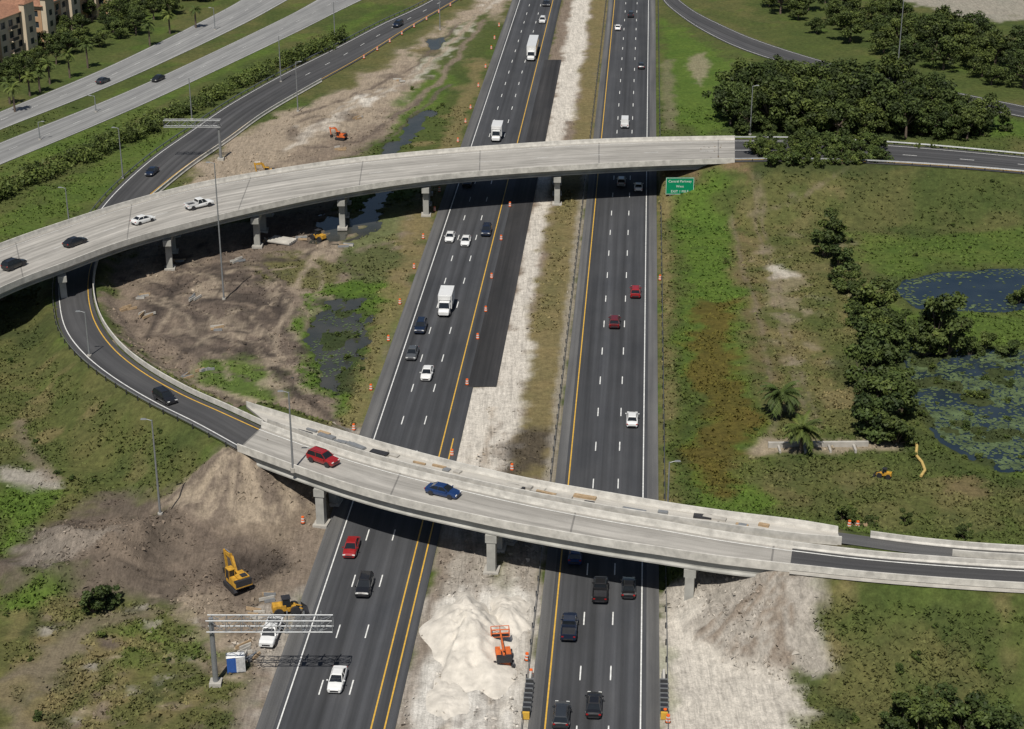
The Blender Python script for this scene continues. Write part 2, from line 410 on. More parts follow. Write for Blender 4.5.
MUD=np.zeros(X.shape)
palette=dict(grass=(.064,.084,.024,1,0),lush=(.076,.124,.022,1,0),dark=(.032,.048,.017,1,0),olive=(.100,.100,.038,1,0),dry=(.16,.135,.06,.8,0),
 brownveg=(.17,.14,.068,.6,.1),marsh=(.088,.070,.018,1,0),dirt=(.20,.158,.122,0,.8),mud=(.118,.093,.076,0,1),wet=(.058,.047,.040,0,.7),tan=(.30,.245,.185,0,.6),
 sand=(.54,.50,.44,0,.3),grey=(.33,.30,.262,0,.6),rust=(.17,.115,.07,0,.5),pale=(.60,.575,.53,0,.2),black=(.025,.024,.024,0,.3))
C=np.zeros((len(X),3)); C[:]=palette['grass'][:3]
wx=(fbm(X,Y,9,11)-.5); wy=(fbm(X,Y,9,23)-.5); wf=(fbm(X,Y,2.6,41,3)-.5)
n1=fbm(X,Y,26,5); n2=fbm(X,Y,7,9)
def blend(ii,w,c):
    C[ii]=C[ii]*(1-w[:,None])+np.array(c[:3])*w[:,None]
    GR[ii]=GR[ii]*(1-w)+c[3]*w; MUD[ii]=MUD[ii]*(1-w)+c[4]*w
ALL=np.arange(len(X))
blend(ALL,sst(.47,.66,n1)*.75,palette['olive']); blend(ALL,sst(.57,.75,n2)*.5,palette['lush'])
def paint(key,pts,blur=1.5,alpha=1,warp=5,line=None,rag=3.0):
    c=palette[key]; poly=W(pts) if not isinstance(pts,np.ndarray) else pts
    ii=bb(poly,blur*3+warp+(line or 0)*2+4)
    if len(ii)==0: return
    xx=X[ii]+wx[ii]*warp*2; yy=Y[ii]+wy[ii]*warp*2
    s=(line-sdline(poly,xx,yy)) if line else sdpoly(poly,xx,yy)
    blend(ii,sst(-blur,blur,s+wf[ii]*rag*blur)*alpha,c)
def patches(key,poly,n,r0,r1,alpha=.7):
    poly=np.array(poly,float)
    k=0
    for _ in range(n*4):
        u=random.uniform(poly[:,0].min(),poly[:,0].max()); v=random.uniform(poly[:,1].min(),poly[:,1].max())
        if sdpoly(poly,np.array([u]),np.array([v]))[0]<0: continue
        c=P(u,v); r=random.uniform(r0,r1); e=random.uniform(.5,1.8)
        paint(key,np.array([[c[0]+r*math.cos(t)*random.uniform(.7,1.2),c[1]+r*e*math.sin(t)*random.uniform(.7,1.2)] for t in np.linspace(0,5.5,8)]),.8,alpha*random.uniform(.5,1),warp=3,rag=4)
        k+=1
        if k>=n: break
def band(key,a0,a1,v0,v1,**k):
    y0,y1=(Yv(v0),Yv(v1)); 
    ysb=np.linspace(y0,y1,4)
    paint(key,np.array([HW(a0,y)[:2] for y in ysb]+[HW(a1,y)[:2] for y in ysb[::-1]]),**k)
# left fields
paint('grass',[(0,190),(330,55),(300,90),(200,130),(120,190),(60,245),(0,245)],2,.6)
paint('lush',[(0,215),(120,150),(190,120),(150,160),(90,205),(30,235),(0,240)],3,.6)
paint('lush',[(0,160),(140,101),(290,34),(280,46),(140,116),(0,182)],1,.5,warp=1)
paint('lush',[(330,30),(420,-5),(400,5),(330,42)],2,.6)
paint('olive',[(0,330),(70,340),(150,410),(215,450),(190,470),(80,440),(0,400)],4,.5)
paint('grass',[(0,380),(90,400),(200,470),(180,500),(60,500),(0,470)],4,.6)
paint('dark',[(0,300),(50,330),(60,350),(0,345)],4,.6)
patches('olive',[(0,330),(80,370),(200,440),(190,490),(0,470)],16,1.5,5,.8); patches('brownveg',[(0,330),(80,370),(200,440),(190,490),(0,470)],12,.8,2.5,.7); patches('dark',[(0,330),(80,370),(200,440),(190,490),(0,470)],12,1,3,.5)
paint('lush',[(0,480),(45,485),(60,500),(20,545),(0,550)],1.5,.9)
paint('grey',[(0,468),(40,470),(62,490),(30,492),(0,478)],1,.9,warp=2)
paint('dirt',[(10,425),(22,420),(28,440),(60,480),(45,484),(18,450)],.8,.6,warp=2)
# construction inside the loop
paint('dirt',[(112,258),(150,235),(240,225),(330,210),(415,190),(432,215),(415,300),(385,400),(352,452),(290,440),(245,415),(185,388),(125,350),(100,310)],2.5)
paint('tan',[(230,140),(270,120),(340,88),(430,30),(500,-20),(520,-30),(505,10),(460,70),(420,110),(330,160),(240,190),(190,205),(170,190)],2)
paint('olive',[(330,62),(420,30),(490,-20),(470,10),(400,55),(340,90),(300,100)],2,.9)
paint('grass',[(420,50),(470,20),(490,10),(500,30),(472,90),(450,160),(430,190),(395,200),(345,215),(340,180),(380,150),(410,110)],2,.95)
patches('brownveg',[(420,50),(495,20),(472,90),(430,190),(345,215),(380,150)],16,1.5,4,.8)
paint('lush',[(400,100),(440,60),(455,75),(430,120),(400,150),(385,140)],2,.8)
paint('lush',[(345,200),(400,190),(420,205),(395,240),(350,250)],2,.6)
paint('brownveg',[(400,220),(432,195),(425,240),(400,330),(385,330),(398,270)],2,.9)
paint('sand',[(500,0),(490,-10),(470,30),(430,72),(340,120),(300,142),(280,150),(300,130),(400,80),(460,30)],1.2,.6,rag=5)
paint('sand',[(352,98),(370,94),(380,101),(365,108)],1,1,warp=1)
paint('dirt',[(300,150),(370,125),(385,135),(330,165),(250,190)],2,.8)
patches('mud',[(240,190),(300,120),(430,50),(480,20),(420,100),(330,160)],26,1,4,.7); patches('dirt',[(240,190),(300,120),(430,50),(480,20),(420,100),(330,160)],22,1,4,.7)
paint('mud',[(140,262),(200,250),(285,262),(300,285),(290,320),(330,400),(300,405),(240,350),(190,360),(150,330),(130,300)],2.5,.9)
paint('mud',[(255,190),(340,178),(345,225),(260,245)],2.5,.7)
paint('mud',[(230,230),(340,215),(345,245),(240,255)],2.5,.6)
paint('wet',[(220,300),(260,290),(290,305),(270,330),(225,325)],2,.7)
paint('tan',[(190,285),(235,283),(245,298),(205,303)],1,.9)
paint('tan',[(120,262),(150,255),(160,275),(125,290)],2,.7)
paint('tan',[(300,245),(345,240),(350,258),(305,262)],1,.7)
paint('olive',[(250,262),(300,250),(340,262),(335,290),(290,292),(255,280)],1.5,.9)
paint('grass',[(340,255),(400,235),(410,262),(395,300),(345,290)],2,.85)
paint('lush',[(300,300),(345,278),(398,285),(404,310),(388,365),(366,420),(338,422),(306,385),(290,348),(294,322)],1.5,1)
patches('brownveg',[(300,300),(398,285),(366,420),(306,385)],8,.8,2,.6)
paint('lush',[(195,358),(240,352),(280,365),(295,395),(270,408),(225,395),(195,378)],1.5,.9)
paint('dark',[(312,312),(345,296),(370,298),(376,330),(352,390),(325,392),(304,350)],1.5,.7)
for pts,k,lw in (([(150,330),(175,285),(230,262),(300,258),(330,240)],'wet',.7),([(158,335),(182,292),(236,270),(300,266)],'tan',.4),
    ([(180,350),(215,335),(260,350),(300,395),(330,420)],'wet',.9),([(190,345),(220,330),(268,345),(310,392)],'tan',.4),
    ([(130,300),(165,310),(230,300),(280,320),(300,350)],'wet',.6),([(140,340),(200,325),(260,335)],'dirt',.6),
    ([(250,190),(300,165),(380,130),(440,80),(485,20)],'dirt',.9),([(262,195),(310,172),(388,138),(448,84)],'mud',.5),
    ([(200,245),(160,300),(150,340)],'wet',.7),([(225,240),(190,290),(175,330)],'dirt',.7),([(330,230),(290,300),(270,350)],'tan',.8),
    ([(120,360),(180,385),(250,400),(330,430)],'tan',1.0),([(145,300),(200,310),(250,340),(285,400)],'tan',.5),([(210,262),(255,262),(300,300),(310,330)],'dirt',.6),
    ([(170,300),(210,275),(270,280),(285,300),(250,325),(195,318),(170,300)],'wet',.45),([(176,305),(212,281),(266,286),(277,301),(248,319)],'tan',.4),
    ([(163,296),(206,268),(276,273),(293,300),(252,332),(190,325),(163,296)],'wet',.4),
    ([(300,125),(350,108),(420,72),(470,25),(500,-10)],'tan',.7),([(290,118),(345,100),(415,66),(462,22)],'mud',.5),([(310,150),(360,140),(420,100)],'mud',.5)):
    paint(k,pts,.45,.85,warp=2,line=lw)
for k in range(90):   # scattered tyre tracks
    u,v=random.uniform(120,330),random.uniform(240,415); a=random.uniform(-.8,.8); L=random.uniform(25,80)
    pts=[(u+L*t*math.cos(a+t*.8),v+L*.5*t*math.sin(a+t*.8)+t*6) for t in (0,.33,.66,1)]
    pl=W(pts)
    if GR[np.argmin((X-pl[1][0])**2+(Y-pl[1][1])**2)]>.5: continue
    paint(random.choice(('wet','dirt','tan','mud','wet','wet')),pl,.35,.7,warp=1,line=random.uniform(.2,.5))
patches('tan',[(120,260),(300,235),(330,300),(300,410),(130,340)],22,.6,2.2,.7); patches('wet',[(120,260),(300,235),(330,300),(300,410),(130,340)],22,.6,2.2,.7)
band('brownveg',.385,.353,60,470,blur=1.2,alpha=.8,warp=2)
band('grey',.375,.353,430,760,blur=1.2,alpha=.9,warp=2)
# lower left
paint('olive',[(0,600),(110,600),(200,640),(225,729),(190,790),(-60,790),(-60,640)],3,.8)
paint('dirt',[(0,690),(60,650),(120,612),(150,622),(85,668),(40,729),(0,760)],1.5,.7)
paint('brownveg',[(20,710),(80,670),(120,640),(140,650),(100,690),(60,740)],1.5,.8)
paint('lush',[(0,600),(50,575),(70,600),(20,625),(0,625)],2,.9)
paint('lush',[(110,640),(150,630),(180,650),(150,690),(110,670)],2,.5)
paint('mud',[(0,560),(60,520),(130,500),(215,515),(235,560),(200,590),(180,612),(90,600),(50,570),(0,590)],2.5,.95)
paint('dirt',[(60,540),(120,520),(170,540),(150,580),(80,575)],2,.7)
paint('grey',[(20,545),(75,535),(120,560),(60,572)],2,.35)
paint('dirt',[(190,520),(225,452,6),(262,440,6),(320,485),(340,520),(320,600),(285,729),(270,800),(215,800),(235,700),(225,640),(180,600),(195,560)],2,.95)
paint('grey',[(285,600),(325,590),(296,700),(260,800),(235,800),(255,690),(262,640)],2,.9)
paint('mud',[(205,535),(280,535),(290,570),(250,600),(200,590)],2,.7)
patches('brownveg',[(0,610),(200,610),(230,729),(0,729)],26,.6,2.5,.8); patches('dark',[(0,610),(200,610),(230,729),(0,729)],16,.8,2.5,.6)
paint('tan',[(180,600),(235,590),(250,640),(215,650),(170,620)],2,.6,rag=5)
for c in range(60):
    u=random.uniform(50,235);v=random.uniform(590,729); r=random.uniform(2,7); paint(random.choice(('grey','tan','mud','dirt')),[(u-r,v-r*.4),(u+r*.8,v-r*.5),(u+r,v+r*.4),(u-r*.5,v+r*.5)],.6,.8,warp=3)
# median
band('dirt',.2285,.111,-120,900,blur=.8,warp=1)
band('sand',.2,.15,-200,120,blur=1,warp=1.5)
band('brownveg',.15,.111,-200,150,blur=1,warp=1.5)
band('sand',.2,.171,120,330,blur=.8,alpha=.95,warp=1.5)
band('brownveg',.17,.112,150,480,blur=1.2,warp=2)
band('olive',.16,.135,190,330,blur=1.2,warp=2,alpha=.35)
paint('sand',[(500,330),(532,330),(528,400),(512,455),(500,500),(455,500),(447,470),(462,395),(494,388)],1,.95,warp=2)
band('sand',.235,.172,385,470,blur=1,warp=1.5,alpha=.9)
paint('wet',[(520,425),(545,430),(540,475),(512,480),(508,455)],1.5,.8)
band('grey',.23,.112,500,900,blur=1,alpha=.9,warp=1.5)
band('olive',.17,.145,535,600,blur=1.5,alpha=.8)
paint('pale',[(425,590),(530,585),(545,640),(535,729),(525,800),(415,800),(410,700),(425,650)],2,.8)
for k in range(34):
    a0=random.uniform(.125,.222); v0=random.uniform(380,700); a1=a0+random.uniform(-.02,.02); L=random.uniform(30,120)
    y0,y1=Yv(v0),Yv(v0+L); paint(random.choice(('dirt','mud','sand','grey','tan')),np.array([HW(a0,y0)[:2],HW((a0+a1)/2+.004,(y0+y1)/2)[:2],HW(a1,y1)[:2]]),.35,.5,warp=1,line=random.uniform(.2,.5))
band('dirt',.228,.212,540,900,blur=.7,alpha=.7,warp=1)
band('grey',.1235,.1115,150,900,blur=.5,alpha=.6,warp=.5)
# right verge
band('brownveg',-.0065,-.03,150,560,blur=1.2,warp=1.5,alpha=.9)
paint('grass',[(660,-20),(740,40),(745,130),(662,140)],2,.5)
paint('lush',[(662,20),(700,40),(735,60),(740,130),(700,135),(665,120)],2,.9)
paint('tan',[(690,56),(705,52),(712,66),(700,85),(690,78)],1,.6,warp=3)
paint('dirt',[(662,60),(672,60),(676,130),(664,130)],1,.5,warp=1)
paint('grass',[(715,195),(1030,185),(1030,560),(660,560),(668,400),(668,220)],3,.8)
paint('olive',[(740,195),(900,190),(880,300),(860,430),(760,440),(740,300)],3,.8)
patches('brownveg',[(740,200),(850,200),(860,420),(770,430)],26,1.5,5,.7); patches('tan',[(740,200),(850,200),(860,420),(770,430)],14,.6,2,.6); patches('grass',[(740,200),(850,200),(860,420),(770,430)],14,1.5,4,.7)
patches('olive',[(850,190),(1024,190),(1024,260),(860,260)],14,2,6,.7); patches('brownveg',[(760,460),(1024,490),(1024,540),(780,510)],18,1,4,.7); patches('dark',[(760,460),(1024,490),(1024,540),(780,510)],12,1,4,.5)
paint('lush',[(684,205),(716,202),(735,250),(748,330),(755,400),(772,510),(690,520),(684,400),(680,300)],1.6,.95)
patches('grass',[(684,205),(716,202),(745,330),(772,510),(690,520)],16,1,3,.7)
paint('marsh',[(692,300),(732,298),(742,360),(750,420),(756,490),(705,500),(690,420)],2,.9)
paint('dark',[(684,380),(694,380),(698,505),(686,505)],1,.6)
paint('rust',[(725,225),(738,225),(765,330),(790,400),(780,405),(750,340)],1.5,.4,rag=4)
paint('tan',[(765,262),(792,262),(800,300),(782,320),(766,290)],1.5,.4,rag=5)
paint('sand',[(768,264),(790,265),(792,277),(770,280)],1,.7,warp=2)
for l_ in ([(752,205),(775,300),(800,390),(812,430)],[(758,205),(782,300),(808,390),(820,430)],[(730,222),(760,320),(775,400),(770,440)],[(850,200),(800,215),(750,222)]): paint('dirt',l_,.4,.45,warp=1,line=.3)
paint('dark',[(850,195),(1040,190),(1040,262),(930,262),(880,275),(850,245)],4,.25)
paint('lush',[(845,240),(900,235),(1040,230),(1040,262),(940,266),(895,280),(868,268)],2,.6)
paint('lush',[(860,300),(905,308),(960,312),(1040,312),(1040,340),(930,345),(880,335)],2,.6)
paint('dark',[(800,360),(905,340),(930,440),(1000,478),(1040,480),(1040,500),(900,455),(868,400)],2,.5)
paint('tan',[(748,448),(765,440),(870,440),(905,442),(900,452),(760,455)],1,.85,warp=1)
paint('olive',[(740,455),(1040,490),(1040,530),(850,520),(770,510)],2,.5)
paint('rust',[(935,478),(990,482),(985,498),(940,492)],1.5,.4)
paint('grass',[(830,500),(1040,500),(1040,545),(840,535)],2,.5)
paint('rust',[(668,165),(735,160),(765,180),(745,205),(700,202),(672,200)],2,.9)
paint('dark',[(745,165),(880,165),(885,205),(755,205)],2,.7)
# right lower slope
paint('grass',[(830,640),(1100,640),(1100,800),(790,800)],3,.8)
paint('lush',[(860,610),(1040,600),(1040,640),(900,660)],4,.3)
paint('olive',[(830,660),(960,680),(1040,729),(1040,800),(780,800)],4,.6)
patches('olive',[(840,600),(1024,600),(1024,729),(800,729)],14,1.5,5,.7); patches('dark',[(840,600),(1024,600),(1024,729),(800,729)],14,.8,3,.45); patches('brownveg',[(840,600),(1024,600),(1024,729),(800,729)],12,.6,1.8,.6)
RS=[(662,590),(700,585),(800,560,7.6),(832,560,7.6),(826,600,5),(812,650,1),(800,680),(784,729),(782,800),(660,800)]
paint('grey',RS,1.2,.98,warp=2)
paint('sand',[(672,600),(705,640),(740,665),(800,680),(788,720),(780,780),(668,790),(664,680)],2,.85)
paint('mud',[(790,540,7.6),(838,548,7.6),(838,524,7.6),(795,520,7.6)],2,.8)
paint('lush',[(668,640),(680,650),(684,700),(670,720)],1,.4)
# upper right
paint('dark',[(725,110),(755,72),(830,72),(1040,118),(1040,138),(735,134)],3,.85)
paint('lush',[(985,110),(1040,120),(1040,140),(990,138)],2,.8)
paint('grey',[(880,-60),(1080,-60),(1080,18),(980,20),(900,2)],3,.8)
paint('grass',[(700,5),(880,55),(900,75),(760,38)],2,.7)
# embankments ---------------------------------------------------------------
def fill(rd,s0,s1,slope,extra=.8):
    S=np.arange(s0,s1,1.5); pts=np.array([rd.at(s,.5) for s in S]); hw=np.array([rd.w(s)/2 for s in S])
    m=24
    ii=np.where((X>pts[:,0].min()-m)&(X<pts[:,0].max()+m)&(Y>pts[:,1].min()-m)&(Y<pts[:,1].max()+m))[0]
    best=np.full(len(ii),-1e9); ond=np.full(len(ii),1e9)
    for p,h in zip(pts,hw):
        d=np.hypot(X[ii]-p[0],Y[ii]-p[1])-h
        k=d<ond; ond[k]=d[k]
        best[k]=(p[2]-.14-np.maximum(0,d[k]-extra)/slope)
    z0=Z[ii]; rough=(fbm(X[ii],Y[ii],4,77)-.5)*.6*sst(1.5,5,ond)
    nz=np.where(ond<extra+.5,best,np.maximum(z0,best+rough))
    nz=np.where(best>z0-.3,nz,z0); nz=np.where(dh[ii]<1.0,np.minimum(nz,-.05),nz)
    Z[ii]=nz
i0=LR.s[np.argmax(LR.A[:,2]>.7)]
fill(LR,i0,LR.len-.5,1.55); fill(A1,1.5,A1.len,2.2); fill(A2,1.5,A2.len,1.7); fill(A3,1.0,A3.len,2.0)
q2=B3.near_u(795,1); fill(B3,q2,B3.len,2.0); fill(B3,0,6,1.6)
def erode(c,rad,th0,th1,pal,pal2):
    ii=np.where((np.hypot(X-c[0],Y-c[1])<rad)&(Z>.5)&(dh>1))[0]
    th=np.arctan2(Y[ii]-c[1],X[ii]-c[0]); r=np.hypot(X[ii]-c[0],Y[ii]-c[1])
    m=(sst(th0-.12,th0+.05,th)*(1-sst(th1-.05,th1+.12,th)))*sst(.5,1.3,Z[ii]+wf[ii]*1.5)*(1-sst(rad-5,rad,r))
    st=fbm(th*14+wx[ii]*2,r/7,1.0,303,3)
    blend(ii,m*.95,palette[pal]); blend(ii,m*sst(.48,.66,st)*.8,palette[pal2])
    Z[ii]+= (st-.5)*1.3*m*sst(3.2,5,r)
erode(B2.at(0,.7),26,-2.6,.4,'tan','mud'); erode(B2.at(B2.len,.7),26,-2.9,-1.35,'grey','dirt')
def mound(u,v,r,h,z=0):
    global Z
    p=P(u,v,z); d=np.hypot((X-p[0])+wx*r*.8,(Y-p[1])+wy*r*.8)
    Z=Z+h*np.clip(1-d/r,0,1)**1.15*sst(.5,3,RM)
for m_ in ((150,548,7,3.4),(110,565,8,3.8),(75,545,7,3.1),(60,580,5,2.0),(180,530,6,2.5),(130,585,5,1.8),(235,500,4,.8),(262,312,3,1.3),(240,318,3,1.4),(300,320,3,.8),(20,575,6,1.8),(165,345,4,.9),(205,365,3,.8),(690,700,3,.5),
  (250,562,5.5,-2.4),(268,550,5,-2.0),(232,566,4,-1.2),(185,320,3,.9),(280,285,3,.9),(145,285,3,.8),(440,45,3,.8),(365,102,3,1.2),(395,95,4,.8),(330,128,4,.9),(300,150,4,1.0),(215,395,2,.6),(460,440,2.4,.6)): mound(*m_)
pit=P(258,560); ii=np.where(np.hypot(X-pit[0],Y-pit[1])<9)[0]; dd=np.hypot(X[ii]-pit[0],Y[ii]-pit[1])+wf[ii]*3
blend(ii,(1-sst(3,6,dd))*.9*sst(1,3,RM[ii]),palette['wet'])
rgh=(fbm(X,Y,3.2,91,3)-.5)*1.35*MUD*sst(1,4,RM)+(fbm(X,Y,2.2,95,3)-.5)*.35*GR*sst(1,5,RM)
near_fill=np.zeros(X.shape)
for rd in (LR,A1,A2,A3,B3):
    pl=rd.poly(); ii=bb(pl,6); nf_=1-sst(.5,3,-sdpoly(pl,X[ii],Y[ii]))
    if rd is B3: nf_=nf_*(Z[ii]>3)
    near_fill[ii]=np.maximum(near_fill[ii],nf_)
Z=Z+rgh*(1-near_fill)
# earth always stays below the paved ribbons and decks that rest on it
for rd in (LR,A1,A2,A3,B2,B3):
    pl=rd.poly(); ii=bb(pl,3); ii=ii[sdpoly(pl,X[ii],Y[ii])>-1.3]
    c=(rd.A[:,:3]+rd.A[:,3:])/2
    if len(ii):
        j=np.argmin((X[ii][:,None]-c[None,:,0])**2+(Y[ii][:,None]-c[None,:,1])**2,axis=1)
        Z[ii]=np.minimum(Z[ii],c[j,2]-(.16 if rd not in (B2,B3) else .32))
# ponds / ditches
ponds=[('pond',[(893,291),(905,280),(940,272),(990,268),(1060,265),(1060,304),(1000,309),(960,309),(915,304)]),
 ('pond',[(905,348),(930,340),(960,345),(1060,350),(1060,470),(1000,468),(945,440),(912,400)]),
 ('ditch_water',[(318,316),(338,302),(362,300),(368,318),(352,360),(342,392),(324,390),(318,366),(308,345)]),
 ('ditch_water',[(428,108),(434,112),(412,135),(398,150),(392,172),(385,200),(368,232),(356,240),(356,228),(372,200),(378,172),(384,150),(402,128)]),
 ('ditch_water',[(322,226),(345,216),(356,228),(342,238),(328,236)]),
 ('ditch_water',[(430,40),(442,37),(438,47),(426,51)])]
WL=-.35
for k,(nm,pts) in enumerate(ponds):
    poly=W(pts); ii=bb(poly,12); wp=3 if k<2 else 7; s=sdpoly(poly,X[ii]+wx[ii]*wp,Y[ii]+wy[ii]*wp)+wf[ii]*(1.4 if k<2 else 4.5)
    kk=sst(-1.6,1.2,s); Z[ii]=Z[ii]*(1-kk)+(-.9)*kk
    if k in (1,2): Z[ii]+=kk*sst(.54,.62,fbm(X[ii],Y[ii],5,207))*.75      # vegetated hummocks breaking the surface
    wb=sst(-1.6,.2,s)*.75; blend(ii,wb,(.035,.045,.02,GR[ii].mean(),.2))
Z=np.where(RM<.6,np.minimum(Z,-.04),Z)
Z=np.where(dh<.6,-.06,Z)
ZG=Z.reshape(len(YS),len(XS)); CG=C.reshape(len(YS),len(XS),3); GG=GR.reshape(len(YS),len(XS)); RG=RM.reshape(len(YS),len(XS)); NG=near_fill.reshape(len(YS),len(XS)); MG=MUD.reshape(len(YS),len(XS))
def gz(x,y):
    i=np.clip(np.searchsorted(XS,x)-1,0,len(XS)-2); j=np.clip(np.searchsorted(YS,y)-1,0,len(YS)-2)
    fx_=(x-XS[i])/(XS[i+1]-XS[i]); fy_=(y-YS[j])/(YS[j+1]-YS[j])
    return (ZG[j,i]*(1-fx_)+ZG[j,i+1]*fx_)*(1-fy_)+(ZG[j+1,i]*(1-fx_)+ZG[j+1,i+1]*fx_)*fy_
nx,ny=len(XS),len(YS)
me=bpy.data.meshes.new('ground'); me.vertices.add(nx*ny)
me.vertices.foreach_set('co',np.stack([X,Y,Z],1).astype(np.float32).ravel())
I,J=np.meshgrid(np.arange(nx-1),np.arange(ny-1)); b0=(J*nx+I).ravel()
fc=np.stack([b0,b0+1,b0+nx+1,b0+nx],1).astype(np.int32); nf=len(fc)
me.loops.add(nf*4); me.polygons.add(nf)
me.loops.foreach_set('vertex_index',fc.ravel()); me.polygons.foreach_set('loop_start',np.arange(nf,dtype=np.int32)*4)
me.polygons.foreach_set('use_smooth',np.ones(nf,bool))
me.update(calc_edges=True)
def cattr(me,name,arr):
    a=me.color_attributes.new(name,'FLOAT_COLOR','POINT'); o_=np.ones((len(arr),4),np.float32); o_[:,:3]=arr; a.data.foreach_set('color',o_.ravel())
cattr(me,'soil',C); cattr(me,'kind',np.stack([GR,MUD,np.zeros_like(GR)],1))
m,nt,b=newmat('ground_soil_and_grass')
at=N(nt,'ShaderNodeAttribute',attribute_name='soil').outputs['Color']
kd=N(nt,'ShaderNodeAttribute',attribute_name='kind').outputs['Color']
sp=N(nt,'ShaderNodeSeparateColor'); nt.links.new(kd,sp.inputs[0])
tc=N(nt,'ShaderNodeTexCoord').outputs['Object']
na=noise(nt,tc,.9,6,.7); nb_=noise(nt,tc,.12,5,.6,.5); ncn=noise(nt,tc,3.5,4,.7)
gmul=mixc(nt,1,ramp(nt,na,[(.28,.62),(.5,.98),(.72,1.38)]),ramp(nt,nb_,[(.3,(.78,.85,.8)),(.7,(1.22,1.12,1.1))]),'MULTIPLY')
gmul=mixc(nt,1,gmul,ramp(nt,ncn,[(.25,.75),(.75,1.25)]),'MULTIPLY')
trk=noise(nt,mapping(nt,tc,(1.2,.12,1),(0,0,.5)),1.4,5,.65,1.5)
dmul=mixc(nt,1,ramp(nt,na,[(.25,.66),(.5,1.0),(.78,1.28)]),ramp(nt,trk,[(.3,.7),(.55,1.05),(.75,1.25)]),'MULTIPLY')
dmul=mixc(nt,1,dmul,ramp(nt,ncn,[(.3,.8),(.7,1.15)]),'MULTIPLY')
fc_=mixc(nt,sp.outputs[0],dmul,gmul)
nt.links.new(mixc(nt,1,at,fc_,'MULTIPLY'),b.inputs['Base Color'])
b.inputs['Roughness'].default_value=.95; b.inputs['Specular IOR Level'].default_value=.15
bump(nt,b,mathn(nt,'ADD',na,mathn(nt,'MULTIPLY',ncn,.5)),.7,.3)
me.materials.append(m); g_=bpy.data.objects.new('ground',me); COL.objects.link(g_)
# water
def watermat(name,c1,c2,r):
    m,nt,b=newmat(name); tc=N(nt,'ShaderNodeTexCoord').outputs['Object']
    nt.links.new(ramp(nt,noise(nt,tc,.15,4),[(.35,c1),(.7,c2)]),b.inputs['Base Color'])
    b.inputs['Roughness'].default_value=r; bump(nt,b,noise(nt,tc,2.5,3),.15,.03); return m
WATER=watermat('pond_water',(.014,.024,.036),(.026,.038,.048),.14)
WATERM=watermat('muddy_water',(.035,.038,.032),(.062,.06,.05),.18)
PADM=simple('lily_pads',(.075,.105,.045),.6,var=.5,scale=.5)
for k,(nm,pts) in enumerate(ponds):
    poly=W(pts); c=poly.mean(0)
    if k<2: big=c+(poly-c)*1.12
    else: big=np.array([[poly[:,0].min()-3,poly[:,1].min()-3],[poly[:,0].max()+3,poly[:,1].min()-3],[poly[:,0].max()+3,poly[:,1].max()+3],[poly[:,0].min()-3,poly[:,1].max()+3]])
    mk(nm,[(p[0],p[1],WL+.01*k) for p in big],[tuple(range(len(big)))],WATER if k<2 else WATERM)
def disc_scatter(name,poly,n,r0,r1,z,mat,cond=None):
    vs=[];fs=[];mn,mx=poly.min(0),poly.max(0); k=0
    xs=np.random.uniform(mn[0],mx[0],n*4);yy=np.random.uniform(mn[1],mx[1],n*4); s=sdpoly(poly,xs,yy)
    cl=fbm(xs,yy,6,61)
    for x,y,d,c in zip(xs,yy,s,cl):
        if d<.2 or not cond(d,c): continue
        r=random.uniform(r0,r1); o=len(vs); zz=z+random.uniform(0,.03)
        for i in range(7):
            t=i*6.283/7+random.random()*.3; vs.append((x+r*math.cos(t),y+r*math.sin(t),zz))
        fs.append(tuple(range(o,o+7))); k+=1
        if k>=n: break
    if vs: mk(name,vs,fs,mat)
disc_scatter('lily_pads',W(ponds[0][1]),700,.15,.4,WL+.03,PADM,lambda d,c:random.random()<math.exp(-d/1.8))
disc_scatter('lily_pads',W(ponds[1][1]),5200,.1,.36,WL+.03,PADM,lambda d,c:random.random()<float(sst(.40,.60,np.array(c)))*.8+.08)
disc_scatter('lily_pads',W(ponds[2][1]),300,.1,.25,WL+.05,PADM,lambda d,c:c>.5)
# ---------------------------------------------------------------- foliage
def leafmat(name,c1,c2):
    m,nt,b=newmat(name)
    a=N(nt,'ShaderNodeAttribute',attribute_name='tint').outputs['Color']
    oi=N(nt,'ShaderNodeObjectInfo').outputs['Random']
    tc=N(nt,'ShaderNodeTexCoord').outputs['Object']
    c=ramp(nt,noise(nt,tc,.6,3),[(.3,c1),(.7,c2)])
    c=mixc(nt,1,c,a,'MULTIPLY'); c=mixc(nt,1,c,ramp(nt,oi,[(0,(.75,.8,.8)),(1,(1.3,1.2,1.1))]),'MULTIPLY')
    nt.links.new(c,b.inputs['Base Color']); b.inputs['Roughness'].default_value=.65; b.inputs['Specular IOR Level'].default_value=.25
    return m
LEAF=leafmat('foliage_oak',(.034,.056,.016),(.060,.086,.023))
LEAFB=leafmat('foliage_bush',(.045,.074,.018),(.080,.110,.028))
BARK=simple('bark',(.12,.09,.07),.9,var=.3,scale=3)
